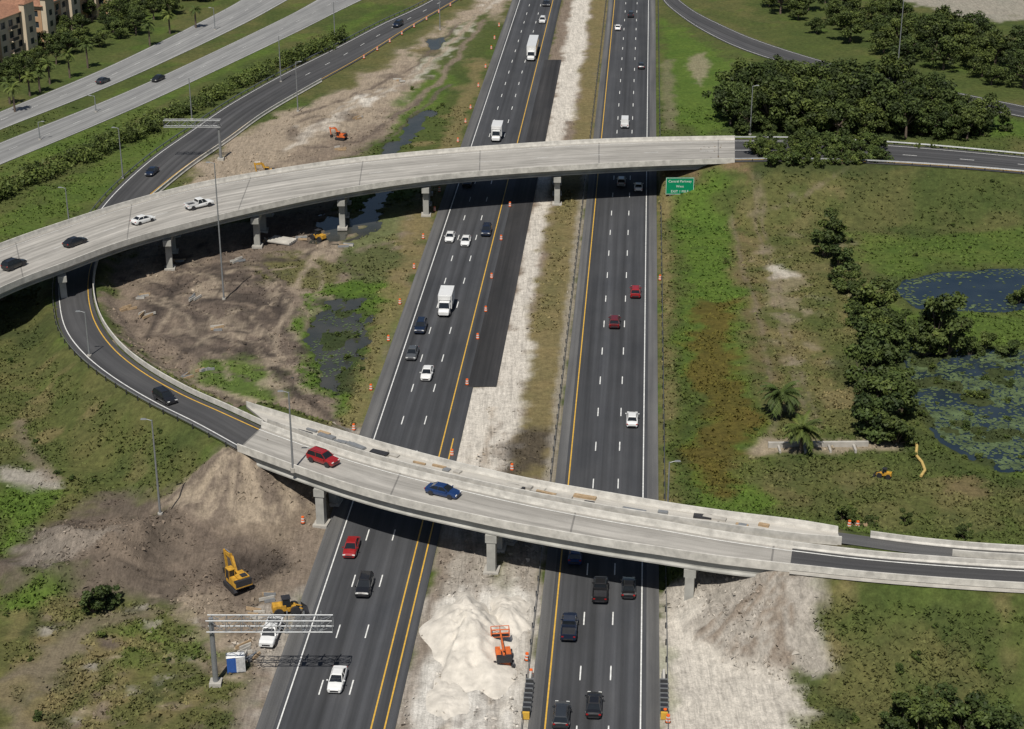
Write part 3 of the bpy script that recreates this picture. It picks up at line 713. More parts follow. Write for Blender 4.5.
def leaves(clumps,n,size,rs):
    cl=np.array(clumps); w=cl[:,3]**2; idx=rs.choice(len(cl),n,p=w/w.sum())
    d=rs.normal(size=(n,3)); d/=np.linalg.norm(d,axis=1)[:,None]
    rad=cl[idx,3]*(.5+.6*rs.rand(n)**.8)
    c=cl[idx,:3]+d*rad[:,None]*np.array([1,1,.75])
    c[:,2]=np.maximum(c[:,2],.05)
    nr=d*.6+rs.normal(size=(n,3))*.6+np.array([0,0,.6]); nr/=np.linalg.norm(nr,axis=1)[:,None]
    t=np.cross(nr,rs.normal(size=(n,3))); t/=np.linalg.norm(t,axis=1)[:,None]; b_=np.cross(nr,t)
    s=(size*(.6+.8*rs.rand(n)))[:,None]
    v=np.stack([c-t*s,c-b_*s*.55,c+t*s,c+b_*s*.55],1).reshape(-1,3)
    tint=cl[idx,4]*(.75+.5*rs.rand(n)); tint=np.repeat(tint,4)
    return v,tint
def foliage_mesh(name,v,tint,mat,mb=None):
    n=len(v)//4; fs=np.arange(n*4).reshape(n,4)
    me=bpy.data.meshes.new(name)
    V=[tuple(x) for x in v.tolist()]; Fc=[tuple(x) for x in fs.tolist()]; mi=[0]*n; tt=list(tint)
    if mb:
        o=len(V); V+=mb.v; Fc+=[tuple(i+o for i in f) for f in mb.f]; mi+=[1]*len(mb.f); tt+=[1]*len(mb.v)
    me.from_pydata(V,[],Fc); me.materials.append(mat); me.materials.append(BARK)
    me.polygons.foreach_set('material_index',mi)
    t=np.array(tt); cattr(me,'tint',np.stack([t*(.95+.1*t),t,t*.9],1)); me.update(); return me
def tree_mesh(seed,h=9,r=4.5,n=3000,leaf=.32):
    rs=np.random.RandomState(seed); mb=MB(); th=h*.3
    p0=Vector((0,0,-.3)); p1=Vector((rs.uniform(-.3,.3),rs.uniform(-.3,.3),th)); mb.tube(p0,p1,.38,.24,BARK,8)
    cl=[]
    for i in range(rs.randint(8,11)):
        a=i*2.4+rs.rand(); rr_=r*rs.uniform(.4,.85); zz=h*rs.uniform(.3,.8)
        e_=Vector((rr_*math.cos(a),rr_*math.sin(a),zz)); mid=(p1+e_)/2+Vector((0,0,.3)); mb.tube(p1,mid,.16,.11,BARK,6); mb.tube(mid,e_,.11,.04,BARK,5)
        for k in range(3):
            cl.append((e_.x+rs.normal()*.8,e_.y+rs.normal()*.8,e_.z+rs.normal()*.6,r*rs.uniform(.16,.34),rs.uniform(.5,1.45)))
    for k in range(6): cl.append((rs.normal()*r*.28,rs.normal()*r*.28,h*rs.uniform(.7,.95),r*rs.uniform(.2,.36),rs.uniform(.7,1.45)))
    v,t=leaves(cl,n,leaf,rs); return foliage_mesh('tree',v,t,LEAF,mb)
def bush_mesh(seed,h=3,r=2.2,n=900,leaf=.24,mat=None):
    rs=np.random.RandomState(seed); mb=MB(); cl=[]
    for i in range(11):
        a=i*2.4+rs.rand(); rr_=r*rs.uniform(.1,.85); zz=h*rs.uniform(.12,.85)
        mb.tube((0,0,-.2),(rr_*math.cos(a),rr_*math.sin(a),zz),.08,.03,BARK,5)
        cl.append((rr_*math.cos(a),rr_*math.sin(a),zz,r*rs.uniform(.22,.45),rs.uniform(.6,1.4)))
    v,t=leaves(cl,n,leaf,rs); return foliage_mesh('shrub',v,t,mat or LEAFB,mb)
TREES=[tree_mesh(s,h,r) for s,h,r in ((1,9,4.6),(2,10.5,5),(3,8,4.2),(4,11,4.4),(5,7.5,4.8))]
BUSH=[bush_mesh(s) for s in (11,12,13,14)]
DBUSH=[bush_mesh(s,5.2,2.6,1700,.26,LEAF) for s in (21,22,23)]
def put(name,me,u,v,sc=1,z=0):
    p=P(u,v,z); zz=float(gz(p[0],p[1])); return inst(name,me,(p[0],p[1],zz-.05),random.uniform(0,6.28),(sc,sc,sc*random.uniform(.85,1.15)))
def inpoly(poly,n,mind=0):
    out=[];mn=np.min(poly,0);mx=np.max(poly,0);tries=0
    while len(out)<n and tries<8000:
        tries+=1
        u,v=random.uniform(mn[0],mx[0]),random.uniform(mn[1],mx[1])
        if sdpoly(poly,np.array([u]),np.array([v]))[0]<0: continue
        p=P(u,v)[:2]
        if mind and any((p[0]-q_[0])**2+(p[1]-q_[1])**2<mind*mind for q_ in out): continue
        out.append((p[0],p[1],u,v))
    return out
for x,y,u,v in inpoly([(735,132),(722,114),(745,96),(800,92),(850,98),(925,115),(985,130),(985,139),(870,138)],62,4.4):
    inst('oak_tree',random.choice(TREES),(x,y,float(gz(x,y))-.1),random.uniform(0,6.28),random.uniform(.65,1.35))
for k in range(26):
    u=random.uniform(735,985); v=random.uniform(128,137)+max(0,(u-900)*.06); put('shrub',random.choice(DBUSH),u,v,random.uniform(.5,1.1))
for x,y,u,v in inpoly([(760,5),(800,-5),(880,10),(960,45),(1030,50),(1040,95),(1000,88),(900,62),(820,40)],46,6.5):
    inst('oak_tree',random.choice(TREES),(x,y,float(gz(x,y))-.1),random.uniform(0,6.28),random.uniform(.6,1.15))
for x,y,u,v in inpoly([(-20,98),(60,66),(140,34),(225,-4),(225,-30),(120,0),(40,50),(-20,85)],54,4.2):
    inst('oak_tree',random.choice(TREES),(x,y,0),random.uniform(0,6.28),random.uniform(.45,.85))
for x,y,u,v in inpoly([(250,-5),(330,-60),(700,-60),(1100,-60),(1100,-120),(300,-120)],60,12):
    if abs(u-570)<110: continue
    inst('oak_tree',random.choice(TREES),(x,y,0),random.uniform(0,6.28),random.uniform(.8,1.2))
for u,v,s in ((830,240,1.4),(826,254,1.1),(842,266,1.1),(848,288,1.2),(866,312,1.5),(880,322,1.3),(860,322,1.1),(893,350,1.2),(870,356,1.4),(884,378,1.6),(864,384,1.3),(880,404,1.5),(892,424,1.5),(874,432,1.4),(936,334,1.5),(950,350,1.4),(925,352,1.1),(968,350,.8),(985,348,.8),(1010,350,.9),(897,440,1.3),(940,322,1),(1018,298,.8),(902,336,1.1),(858,300,1),(876,340,1.2),(890,398,1.3),(836,278,.7),(900,408,1),(865,410,1)):
    put('shrub',random.choice(DBUSH),u+random.uniform(-3,3),v+3,s*random.uniform(.85,1.1))
for k in range(46):
    put('marsh_reeds',random.choice(BUSH),random.uniform(910,1035),random.uniform(356,462),random.uniform(.18,.45))
for k in range(16):
    put('marsh_reeds',random.choice(BUSH),random.uniform(312,366),random.uniform(304,390),random.uniform(.15,.32))
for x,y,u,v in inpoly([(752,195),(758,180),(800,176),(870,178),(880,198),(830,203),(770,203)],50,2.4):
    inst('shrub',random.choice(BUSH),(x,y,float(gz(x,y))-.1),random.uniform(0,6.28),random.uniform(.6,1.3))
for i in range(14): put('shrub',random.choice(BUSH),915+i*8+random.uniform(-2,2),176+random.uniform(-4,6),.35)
for u,v,s in ((905,722,.9),(935,728,1),(960,731,1.2),(985,740,1.1),(920,740,1),(1000,745,1),(895,735,.7),(855,527,.5),(870,530,.4),(905,524,.4),(842,520,.5),(965,540,.5),(95,612,.8),(110,606,.6),(4,300,1),(1005,130,.8)):
    put('shrub',random.choice(DBUSH),u,v,s)
for k in range(80):
    u,v=random.choice(((random.uniform(0,200),random.uniform(330,500)),(random.uniform(690,830),random.uniform(200,500)),(random.uniform(830,1024),random.uniform(190,260)),(random.uniform(840,1024),random.uniform(600,729)),(random.uniform(0,200),random.uniform(600,729)),(random.uniform(380,450),random.uniform(60,200))))
    p=P(u,v); j=np.searchsorted(YS,p[1]); i=np.searchsorted(XS,p[0])
    if GG[j,i]>.6 and RG[j,i]>3 and NG[j,i]<.1 and ZG[j,i]>-.2: put('shrub',random.choice(BUSH),u,v,random.uniform(.12,.35))
# hedge row beside frontage road
rs=np.random.RandomState(5); cl=[]
HP=W([(-60,222),(0,196),(140,134),(280,68),(345,38)])
for k in range(460):
    t=rs.rand()*(len(HP)-1); i=int(t); p=HP[i]+(HP[i+1]-HP[i])*(t-i); off=rs.uniform(-3.2,3.2)
    cl.append((p[0]+rs.normal()*.5,p[1]+off*2,.9+rs.rand()*1.5,.8+rs.rand()*1.3,rs.uniform(.5,1.4)))
v_,t_=leaves(cl,30000,.32,rs)
o=bpy.data.objects.new('hedge',foliage_mesh('hedge',v_,t_,LEAFB)); COL.objects.link(o)
def palm_mesh(seed,h=6,fr_=3,n=34,tb=1.0):
    rs=np.random.RandomState(seed); mb=MB(); mb.tube((0,0,-.2),(0,0,h),.32,.24,BARK,8)
    V=[];T=[]
    for i in range(n):
        a=rs.rand()*6.28; el=rs.uniform(-.5,1.2); L=fr_*rs.uniform(.8,1.1); prev=np.array([0,0,h]); dirv=np.array([math.cos(a)*math.cos(el),math.sin(a)*math.cos(el),math.sin(el)])
        side=np.array([-math.sin(a),math.cos(a),0]); tn=rs.uniform(.6,1.3)*tb
        for k in range(7):
            nxt=prev+dirv*L/7; dirv=dirv+np.array([0,0,-.2]); dirv/=np.linalg.norm(dirv)
            for s in (-1,1):
                ll=.75*(1-abs(k-3)/6); tip=(prev+nxt)/2+side*s*ll+np.array([0,0,-.25])+dirv*.25
                V+= [prev,(prev+nxt)/2,tip,prev+side*s*.05]; T+=[tn]*4
                V+= [(prev+nxt)/2,nxt,tip+dirv*.25,(prev+nxt)/2+side*s*.05]; T+=[tn]*4
            prev=nxt
    return foliage_mesh('palm',np.array(V),np.array(T),LEAFB,mb)
PALM=palm_mesh(3,4.0,3.6,60,1.2); PALM2=palm_mesh(4,6.5,2.6,26,1.2)
put('palm_tree',PALM,780,417,1.0); put('palm_tree',PALM,801,452,.95)
for u,v in ((2,300),(10,104),(30,96),(50,84),(88,68),(150,46),(170,34),(15,112),(70,78),(196,28),(40,92)): put('palm_tree',PALM2,u,v,.9)
# ---------------------------------------------------------------- tall weeds and rubble
n=120000; yy=np.exp(np.random.uniform(math.log(150),math.log(430),n)); xx=np.random.uniform(-1,1,n)*yy*.34
ii=np.clip(np.searchsorted(XS,xx),0,nx-1); jj=np.clip(np.searchsorted(YS,yy),0,ny-1)
cl_=fbm(xx,yy,6,131)
ok=(GG[jj,ii]>.6)&(RG[jj,ii]>1.2)&(NG[jj,ii]<.1)&(cl_+np.random.rand(n)*.35>.58)&(ZG[jj,ii]>-.3)
xx,yy,ii,jj=xx[ok],yy[ok],ii[ok],jj[ok]; zz=gz(xx,yy); n=len(xx)
cc=CG[jj,ii]*np.random.uniform(.8,1.45,(n,1)); V=[];T=[]
for k in range(3):
    a=np.random.rand(n)*6.28; h=np.random.uniform(.12,.38,n); w_=np.random.uniform(.15,.35,n)
    dx,dy=np.cos(a)*w_,np.sin(a)*w_; ox,oy=np.random.uniform(-.3,.3,(2,n))
    V.append(np.stack([np.stack([xx+ox-dx,yy+oy-dy,zz-.05],1),np.stack([xx+ox+dx,yy+oy+dy,zz-.05],1),np.stack([xx+ox+dx*.5-dy*.9,yy+oy+dy*.5+dx*.9,zz+h],1)],1))
    T.append(np.repeat(cc,3,axis=0).reshape(n,3,3))
V=np.concatenate(V).reshape(-1,3); T=np.concatenate(T).reshape(-1,3)
def bigtri(name,V,T,k,mat):
    me=bpy.data.meshes.new(name); me.vertices.add(len(V)); me.vertices.foreach_set('co',V.astype(np.float32).ravel())
    nf=len(V)//k; me.loops.add(len(V)); me.polygons.add(nf); me.loops.foreach_set('vertex_index',np.arange(len(V),dtype=np.int32))
    me.polygons.foreach_set('loop_start',np.arange(nf,dtype=np.int32)*k); me.update(calc_edges=True)
    cattr(me,'tint',T); me.materials.append(mat); o=bpy.data.objects.new(name,me); COL.objects.link(o)
m,nt,b=newmat('weeds'); nt.links.new(N(nt,'ShaderNodeAttribute',attribute_name='tint').outputs['Color'],b.inputs['Base Color']); b.inputs['Roughness'].default_value=.9; b.inputs['Specular IOR Level'].default_value=.1
bigtri('grass_tufts',V,T,3,m)
n=90000; yy=np.exp(np.random.uniform(math.log(150),math.log(430),n)); xx=np.random.uniform(-1,1,n)*yy*.32
ii=np.clip(np.searchsorted(XS,xx),0,nx-1); jj=np.clip(np.searchsorted(YS,yy),0,ny-1)
ok=(MG[jj,ii]>.4)&(RG[jj,ii]>1)&(NG[jj,ii]<.1)&(fbm(xx,yy,5,171)>.5); xx,yy,ii,jj=xx[ok][:16000],yy[ok][:16000],ii[ok][:16000],jj[ok][:16000]; zz=gz(xx,yy)
V=[];T=[]
for x,y,z,c in zip(xx,yy,zz,CG[jj,ii]):
    s=random.uniform(.06,.3); pts=np.random.normal(size=(4,3))*s*.7+np.array([x,y,z+s*.3]); c=c*random.uniform(.55,1.5)
    for f in ((0,1,2),(0,1,3),(1,2,3),(0,2,3)): V+= [pts[i] for i in f]; T+=[c]*3
bigtri('rubble',np.array(V),np.array(T),3,m)
def pile(name,u,v,r,h,mat,seed,sy=1,ax=0,ay=0):
    """long tipped heap: rounded ridge with lumps"""
    p=P(u,v); na_,nr_=90,34; fs=[]
    def hz(x,y,f,t):
        bl=float(fbm(np.array([x+50.]),np.array([y+50.]),2.4,seed)[0])-.5
        return h*(1-f*f)**1.4*(1+bl*1.1)+bl*.5*(1-f)*min(1,f*4)
    vs=[(ax,ay,hz(ax,ay,0,0))]
    for i in range(1,nr_+1):
        f=i/nr_
        for j in range(na_):
            t=j/na_*6.2832; rr_=r*f*(1+.16*math.sin(t*2+seed)+.1*math.sin(t*5+seed*2)+.06*math.sin(t*11+1))
            x,y=rr_*math.cos(t)+ax*(1-f),rr_*math.sin(t)*sy+ay*(1-f)
            vs.append((x,y,hz(x,y,f,t)-(.1 if f>.97 else 0)))
    for j in range(na_): fs.append((0,1+j,1+(j+1)%na_))
    for i in range(nr_-1):
        for j in range(na_):
            a=1+i*na_; k=(j+1)%na_; fs.append((a+j,a+na_+j,a+na_+k,a+k))
    o=mk(name,vs,fs,mat,smooth=True); o.location=(float(p[0]),float(p[1]),float(gz(p[0],p[1]))-.03)
SANDM=simple('pale_sand',(.56,.52,.46),.95,var=.2,scale=.7,bumpk=.5)
pile('sand_pile',472,645,5.6,2.6,SANDM,3,2.0,-.8,3.0); pile('sand_pile',508,618,3.4,1.3,SANDM,5,1.6); pile('sand_pile',448,700,2.4,.6,SANDM,8,2.4)
# ---------------------------------------------------------------- vehicles
GLASS=simple('car_glass',(.015,.018,.022),.08,0,var=.1); LAMP=simple('lamp_lens',(.75,.75,.72),.2); TAIL=simple('tail_lens',(.35,.01,.01),.3); CHR=simple('wheel_alloy',(.45,.45,.46),.35,.7)
PAINT={}
def paintm(k):
    cols=dict(white=(.72,.72,.71),black=(.012,.012,.014),grey=(.10,.105,.11),silver=(.42,.43,.44),red=(.28,.014,.016),darkred=(.12,.012,.014),blue=(.015,.045,.15),navy=(.012,.022,.05),dark=(.03,.034,.04))
    if k not in PAINT:
        PAINT[k]=simple('paint_'+k,cols[k],.32,.25 if k in('silver','grey','blue','navy') else 0,var=.06,scale=1,coat=.6)
    return PAINT[k]
def loft(mb,secs,mat,cap=True):
    n=len(secs[0]); vs=[p for s in secs for p in s]; fs=[]
    for i in range(len(secs)-1):
        for j in range(n): k=(j+1)%n; fs.append((i*n+j,i*n+k,(i+1)*n+k,(i+1)*n+j))
    if cap: fs+=[tuple(range(n))[::-1],tuple((len(secs)-1)*n+j for j in range(n))]
    mb.add(vs,fs,mat)
def sec(y,w,zl,zt): 
    h=zt-zl
    return [(-w*.88,y,zl),(-w*.99,y,zl+h*.25),(-w,y,zl+h*.62),(-w*.93,y,zl+h*.92),(-w*.80,y,zt),(0,y,zt+.03),(w*.80,y,zt),(w*.93,y,zl+h*.92),(w,y,zl+h*.62),(w*.99,y,zl+h*.25),(w*.88,y,zl)]
def wheels(mb,ys,w,r,wd=.24):
    for y in ys:
        for s in (-1,1):
            x=s*(w-wd*.5+.02); mb.tube((x-wd/2,y,r),(x+wd/2,y,r),r,r,RUBBER,14); mb.tube((x+s*wd/2,y,r),(x+s*(wd/2+.012),y,r),r*.62,r*.58,CHR,10)
            mb.tube((x-wd*.55,y,r+.03),(x+s*.04+wd*.45,y,r+.03),r*1.13,r*1.13,DKM,14)
def greenhouse(mb,y0,y1,yt0,yt1,w,wt,zb,zt,pm):
    b=[(-w,y0,zb),(w,y0,zb),(w,y1,zb),(-w,y1,zb)]; t=[(-wt,yt0,zt),(wt,yt0,zt),(wt,yt1,zt),(-wt,yt1,zt)]
    mb.add(b+t,[(0,1,5,4),(1,2,6,5),(2,3,7,6),(3,0,4,7)],GLASS)
    mb.add([(-wt*1.03,yt0-.06,zt-.02),(wt*1.03,yt0-.06,zt-.02),(wt*1.03,yt1+.06,zt-.02),(-wt*1.03,yt1+.06,zt-.02),(-wt*.9,yt0+.1,zt+.06),(wt*.9,yt0+.1,zt+.06),(wt*.9,yt1-.1,zt+.06),(-wt*.9,yt1-.1,zt+.06)],[(0,1,2,3),(4,5,6,7),(0,1,5,4),(1,2,6,5),(2,3,7,6),(3,0,4,7)],pm)
    for i in range(4): mb.tube(b[i],t[i],.055,.045,pm,4)
    ym=(y0+y1)/2; ymt=(yt0+yt1)/2
    for s in (-1,1): mb.tube((s*w,ym,zb),(s*wt,ymt,zt),.05,.045,pm,4)
VC={}
def vehicle(kind,col):
    key=(kind,col)
    if key in VC: return VC[key]
    mb=MB(); pm=paintm(col)
    if kind=='sedan':
        loft(mb,[sec(-2.38,.76,.38,.80),sec(-2.25,.86,.25,.98),sec(-1.7,.91,.2,1.03),sec(-.6,.92,.2,.98),sec(.9,.92,.2,.97),sec(1.6,.91,.2,.90),sec(2.15,.86,.22,.78),sec(2.38,.74,.3,.62)],pm)
        greenhouse(mb,-1.85,1.15,-1.05,.3,.80,.60,.96,1.42,pm); wheels(mb,(-1.4,1.42),.91,.33); L=2.38;zh=.66
    elif kind=='suv':
        loft(mb,[sec(-2.35,.82,.45,1.05),sec(-2.25,.92,.3,1.12),sec(-1,.95,.28,1.12),sec(.9,.95,.28,1.12),sec(1.6,.94,.28,1.06),sec(2.2,.9,.3,.95),sec(2.38,.8,.4,.8)],pm)
        greenhouse(mb,-2.25,1.15,-1.95,.35,.86,.68,1.10,1.70,pm); wheels(mb,(-1.42,1.42),.95,.38); L=2.38;zh=.85
        for s in(-1,1): mb.box((s*.6,-.75,1.80),(.05,1.9,.05),DKM)
    elif kind=='pickup':
        loft(mb,[sec(-2.85,.92,.5,.95),sec(-2.7,.96,.42,.95),sec(-.75,.98,.38,.95),sec(1.3,.98,.38,1.12),sec(2.4,.96,.4,1.08),sec(2.85,.88,.45,.95)],pm)
        for s in (-1,1): mb.box((s*.90,-1.78,1.10),(.12,2.1,.36),pm)
        mb.box((0,-2.79,1.10),(1.7,.1,.36),pm); mb.box((0,-1.78,1.0),(1.66,2.0,.03),DKM); mb.box((0,-.68,1.14),(1.9,.08,.4),pm)
        greenhouse(mb,-.62,1.45,-.5,.75,.88,.72,1.12,1.82,pm); wheels(mb,(-1.8,1.8),.98,.41); L=2.85;zh=.85
    elif kind=='van':
        loft(mb,[sec(-2.7,.95,.45,1.2),sec(-2.6,1.0,.35,1.2),sec(1.9,1.0,.35,1.2),sec(2.6,.92,.38,1.0),sec(2.75,.85,.45,.85)],pm)
        mb.box((0,-.75,1.75),(1.9,3.6,1.15),pm,tx=.88,ty=.97); greenhouse(mb,.9,2.1,.9,1.25,.92,.8,1.18,2.25,pm); wheels(mb,(-1.7,1.75),1.0,.38); L=2.7;zh=.8
    elif kind in('boxtruck','semi'):
        yb=3.3 if kind=='boxtruck' else 5.2
        loft(mb,[sec(yb-2.0,1.05,.6,1.5),sec(yb-.6,1.05,.5,1.5),sec(yb+.4,1.0,.5,1.35),sec(yb+.7,.9,.55,1.1)],pm)
        greenhouse(mb,yb-1.9,yb-.2,yb-1.85,yb-.6,1.0,.9,1.5,2.45,pm)
        if kind=='boxtruck':
            mb.box((0,-.9,2.15),(2.45,5.0,2.5),paintm('white')); mb.box((0,-.9,.75),(1.0,6,.3),DKM); wheels(mb,(-2.1,yb-.5),1.1,.46,.3); mb.box((0,-3.42,2.1),(2.2,.03,2.2),paintm('silver')); mb.box((0,1.75,3.0),(2.1,.4,.7),paintm('white'))
        else:
            mb.box((0,-3.0,2.55),(2.55,13.2,2.75),paintm('white')); mb.box((0,yb-2.6,1.0),(1.0,3.6,.3),DKM); mb.box((0,yb-2.0,2.4),(1.9,.9,1.5),pm); mb.box((0,-3,1.1),(1.0,12,.2),DKM)
            wheels(mb,(-8.3,-7.0,1.6,2.9,yb-.4),1.15,.5,.45)
        L=yb+.65;zh=.9
    for s in (-1,1):
        if L<3.2:
            mb.box((s*.64,L-.06,zh),(.36,.1,.14),LAMP); mb.box((s*.72,-L+.03,zh+.12),(.26,.08,.16),TAIL)
            mb.box((s*(1.0),.95,1.05),(.2,.12,.13),pm)
        else: mb.box((s*.75,L,zh),(.3,.08,.2),LAMP)
    if L<3.2: mb.box((0,L-.02,zh-.2),(1.0,.06,.2),DKM); mb.box((0,-L+.02,zh-.25),(1.2,.06,.2),DKM)
    me=mb.mesh(kind); VC[key]=me; return me
VN=dict(sedan='sedan_car',suv='suv_car',pickup='pickup_truck',van='van',boxtruck='box_truck',semi='semi_truck')
HWYR=-PHI
acl={'L':(.318,.291,.263),'R':(.0816,.0534,.0250)}
def hcar(side,u,v,kind,col):
    Yc=P(u,v,.8)[1]; a=(653-u)/(v+400+4); ln=min(acl[side],key=lambda t:abs(t-a)); ln=ln*.85+a*.15
    p=HW(ln,Yc,.06); inst(VN[kind],vehicle(kind,col),p,HWYR+(math.pi if side=='L' else 0))
for t in (('L',337,678,'sedan','white'),('L',365,585,'suv','black'),('L',358,546,'sedan','red'),('L',428,372,'sedan','white'),('L',412,352,'sedan','grey'),('L',421,326,'suv','navy'),
 ('L',444,306,'boxtruck','white'),('L',454,236,'sedan','white'),('L',467,240,'sedan','white'),('L',487,230,'suv','navy'),('L',473,181,'pickup','black'),('L',501,135,'boxtruck','white'),('L',527,54,'semi','white'),
 ('L',546,20,'suv','white'),('L',541,3,'sedan','black'),('L',553,3,'sedan','dark'),
 ('R',578,553,'suv','blue'),('R',602,589,'pickup','black'),('R',630,586,'sedan','black'),('R',571,626,'pickup','navy'),('R',595,703,'sedan','black'),('R',560,714,'suv','dark'),('R',630,418,'sedan','white'),
 ('R',615,321,'suv','darkred'),('R',634,291,'suv','red'),('R',619,181,'suv','silver'),('R',639,186,'sedan','white'),('R',624,123,'van','white'),('R',641,65,'sedan','dark'),('R',631,14,'suv','dark'),('R',617,27,'sedan','white')): hcar(*t)
def rcar(rd,u,v,kind,col,flip=False):
    z=rd.at(rd.near(*P(u,v,4)[:2]),.5)[2]; 
    for _ in range(3): p=P(u,v,z+.7); q_=rd.near(p[0],p[1]); z=rd.at(q_,.5)[2]
    inst(VN[kind],vehicle(kind,col),(p[0],p[1],z+.02),rd.head(q_)+(math.pi if flip else 0))
rcar(B1,199,204,'pickup','white'); rcar(B1,143,219,'sedan','white'); rcar(B1,75,241,'sedan','black'); rcar(B1,14,264,'suv','black')
rcar(LR,152,171,'sedan','navy'); rcar(LR,165,397,'suv','black'); rcar(B2,323,458,'suv','red'); rcar(B2,443,490,'sedan','blue')
rcar(RA,103,80,'sedan','dark'); rcar(RB,158,78,'sedan','black',True); rcar(LR,398,24,'suv','navy')
p=P(271,632,.8); inst('pickup_truck',vehicle('pickup','white'),(p[0],p[1],float(gz(p[0],p[1]))+.02),math.pi-.1)
# ---------------------------------------------------------------- construction machines
def excavator(name,u,v,rz,sc=1,mat=None):
    mat=mat or YMACH; mb=MB()
    for s in (-1,1):
        prof=[(-1.9,.45),(-1.6,.08),(1.6,.08),(1.9,.45),(1.6,.85),(-1.6,.85)]
        mb.add([(s*1.2-.3,a,b) for a,b in prof]+[(s*1.2+.3,a,b) for a,b in prof],[tuple(range(6)),tuple(range(6,12))]+[(i,(i+1)%6,6+(i+1)%6,6+i) for i in range(6)],DKM)
    mb.tube((0,0,.6),(0,0,1.1),.8,.8,DKM,12)
    mb.box((0,-.5,1.6),(2.6,3.2,1.0),mat,ty=.94,tx=.95); mb.box((0,-1.75,1.6),(2.5,.7,1.2),DKM,ty=.8); mb.box((.3,-.9,2.2),(1.7,1.4,.3),mat); mb.box((.5,-1.0,2.4),(.9,.9,.12),DKM)
    mb.box((-.8,.65,2.35),(.95,1.3,1.5),GLASS,tx=.9,ty=.85); mb.box((-.8,.62,3.14),(.98,1.25,.1),mat)
    for a,b_ in ((-1.27,0.05),(-.35,0.05),(-1.27,1.25),(-.35,1.25)): mb.tube((a,b_,1.6),(a*.96-.02,b_,3.1),.05,.05,mat,5)
    def beam(a,b,w1,w2,wd=.35):
        a=Vector(a);b=Vector(b);d=(b-a).normalized(); n_=Vector((1,0,0)).cross(d)
        vs=[]
        for p_,w_ in((a,w1),(b,w2)):
            for sx in(-wd/2,wd/2):
                for sn in(-1,1): vs.append(p_+Vector((sx,0,0))+n_*sn*w_/2)
        mb.add(vs,[(0,1,3,2),(4,5,7,6),(0,1,5,4),(2,3,7,6),(0,2,6,4),(1,3,7,5)],mat)
    beam((.3,.9,1.7),(.3,2.3,4.0),.5,.7); beam((.3,2.3,4.0),(.3,4.2,3.7),.7,.4); beam((.3,4.5,4.1),(.3,4.1,1.4),.5,.28,.28)
    mb.tube((.3,1.4,1.7),(.3,2.4,3.5),.09,.09,CHR,6); mb.tube((.3,2.7,4.4),(.3,4.3,4.3),.08,.08,CHR,6)
    mb.add([(-.25,3.8,1.5),(.85,3.8,1.5),(.85,4.5,1.2),(-.25,4.5,1.2),(-.25,3.6,.6),(.85,3.6,.6),(.85,4.2,.45),(-.25,4.2,.45)],[(0,1,2,3),(0,1,5,4),(4,5,6,7),(1,2,6,5),(0,3,7,4)],DKM)
    p=P(u,v,.5); o=mb.obj(name,(p[0],p[1],float(gz(p[0],p[1]))),rz); o.scale=(sc,)*3; return o
excavator('excavator',238,584,.6,.9); excavator('excavator',270,174,1.5,.75); excavator('excavator',341,138,1.2,.65,OMACH)
def loader(name,u,v,rz,sc=.75,mat=YMACH):
    mb=MB(); wheels(mb,(-1.5,1.3),1.15,.75,.5)
    mb.box((0,-1.3,1.5),(1.7,2.4,1.0),mat,ty=.9); mb.box((0,.7,1.1),(1.3,1.6,.8),mat); mb.box((0,-.1,2.4),(1.4,1.4,1.4),GLASS,tx=.85,ty=.85); mb.box((0,-.1,3.15),(1.5,1.5,.12),DKM)
    for s in(-1,1): mb.tube((s*.5,.6,1.6),(s*.5,2.6,.8),.14,.12,mat,6)
    mb.add([(-1.3,2.6,.2),(1.3,2.6,.2),(1.3,3.6,.15),(-1.3,3.6,.15),(-1.3,2.5,1.2),(1.3,2.5,1.2)],[(0,1,2,3),(0,1,5,4),(0,3,4),(1,2,5)],DKM)
    p=P(u,v,.5); o=mb.obj(name,(p[0],p[1],float(gz(p[0],p[1]))),rz); o.scale=(sc,)*3
loader('wheel_loader',287,610,-1.3); loader('wheel_loader',318,236,.9,.7); loader('compact_loader',884,474,1.2,.45)
def boomlift(u,v,rz):
    mb=MB(); wheels(mb,(-1.2,1.2),1.2,.48,.35); mb.box((0,0,.75),(1.5,3.1,.5),OMACH,ty=.9); mb.tube((0,0,1),(0,0,1.25),.6,.6,DKM,12)
    mb.box((-.6,-.3,1.55),(.6,2.4,.65),OMACH,ty=.85); mb.box((.6,-.3,1.55),(.6,2.2,.65),OMACH,ty=.85); mb.box((0,-1.6,1.6),(1.8,.6,.8),DKM)
    mb.tube((0,-1.5,2.0),(0,1.6,2.1),.16,.15,OMACH,6); mb.tube((0,1.6,2.1),(0,-1.2,2.45),.14,.13,DKM,6); mb.tube((0,-1.2,2.45),(0,3.0,2.3),.13,.11,OMACH,6)
    for z in (1.6,2.1,2.6):
        for a,b_ in (((-1.1,3.2),(1.1,3.2)),((1.1,3.2),(1.1,4.1)),((1.1,4.1),(-1.1,4.1)),((-1.1,4.1),(-1.1,3.2))): mb.tube((*a,z),(*b_,z),.05,.05,OMACH,5)
    for a in((-1.1,3.2),(1.1,3.2),(1.1,4.1),(-1.1,4.1),(0,3.2),(0,4.1)): mb.tube((*a,1.6),(*a,2.6),.045,.045,OMACH,5)
    mb.box((0,3.65,1.57),(2.2,.9,.06),DKM)
    p=P(u,v,.8); mb.obj('boom_lift',(p[0],p[1],float(gz(p[0],p[1]))+.02),rz)
boomlift(503,657,.1)
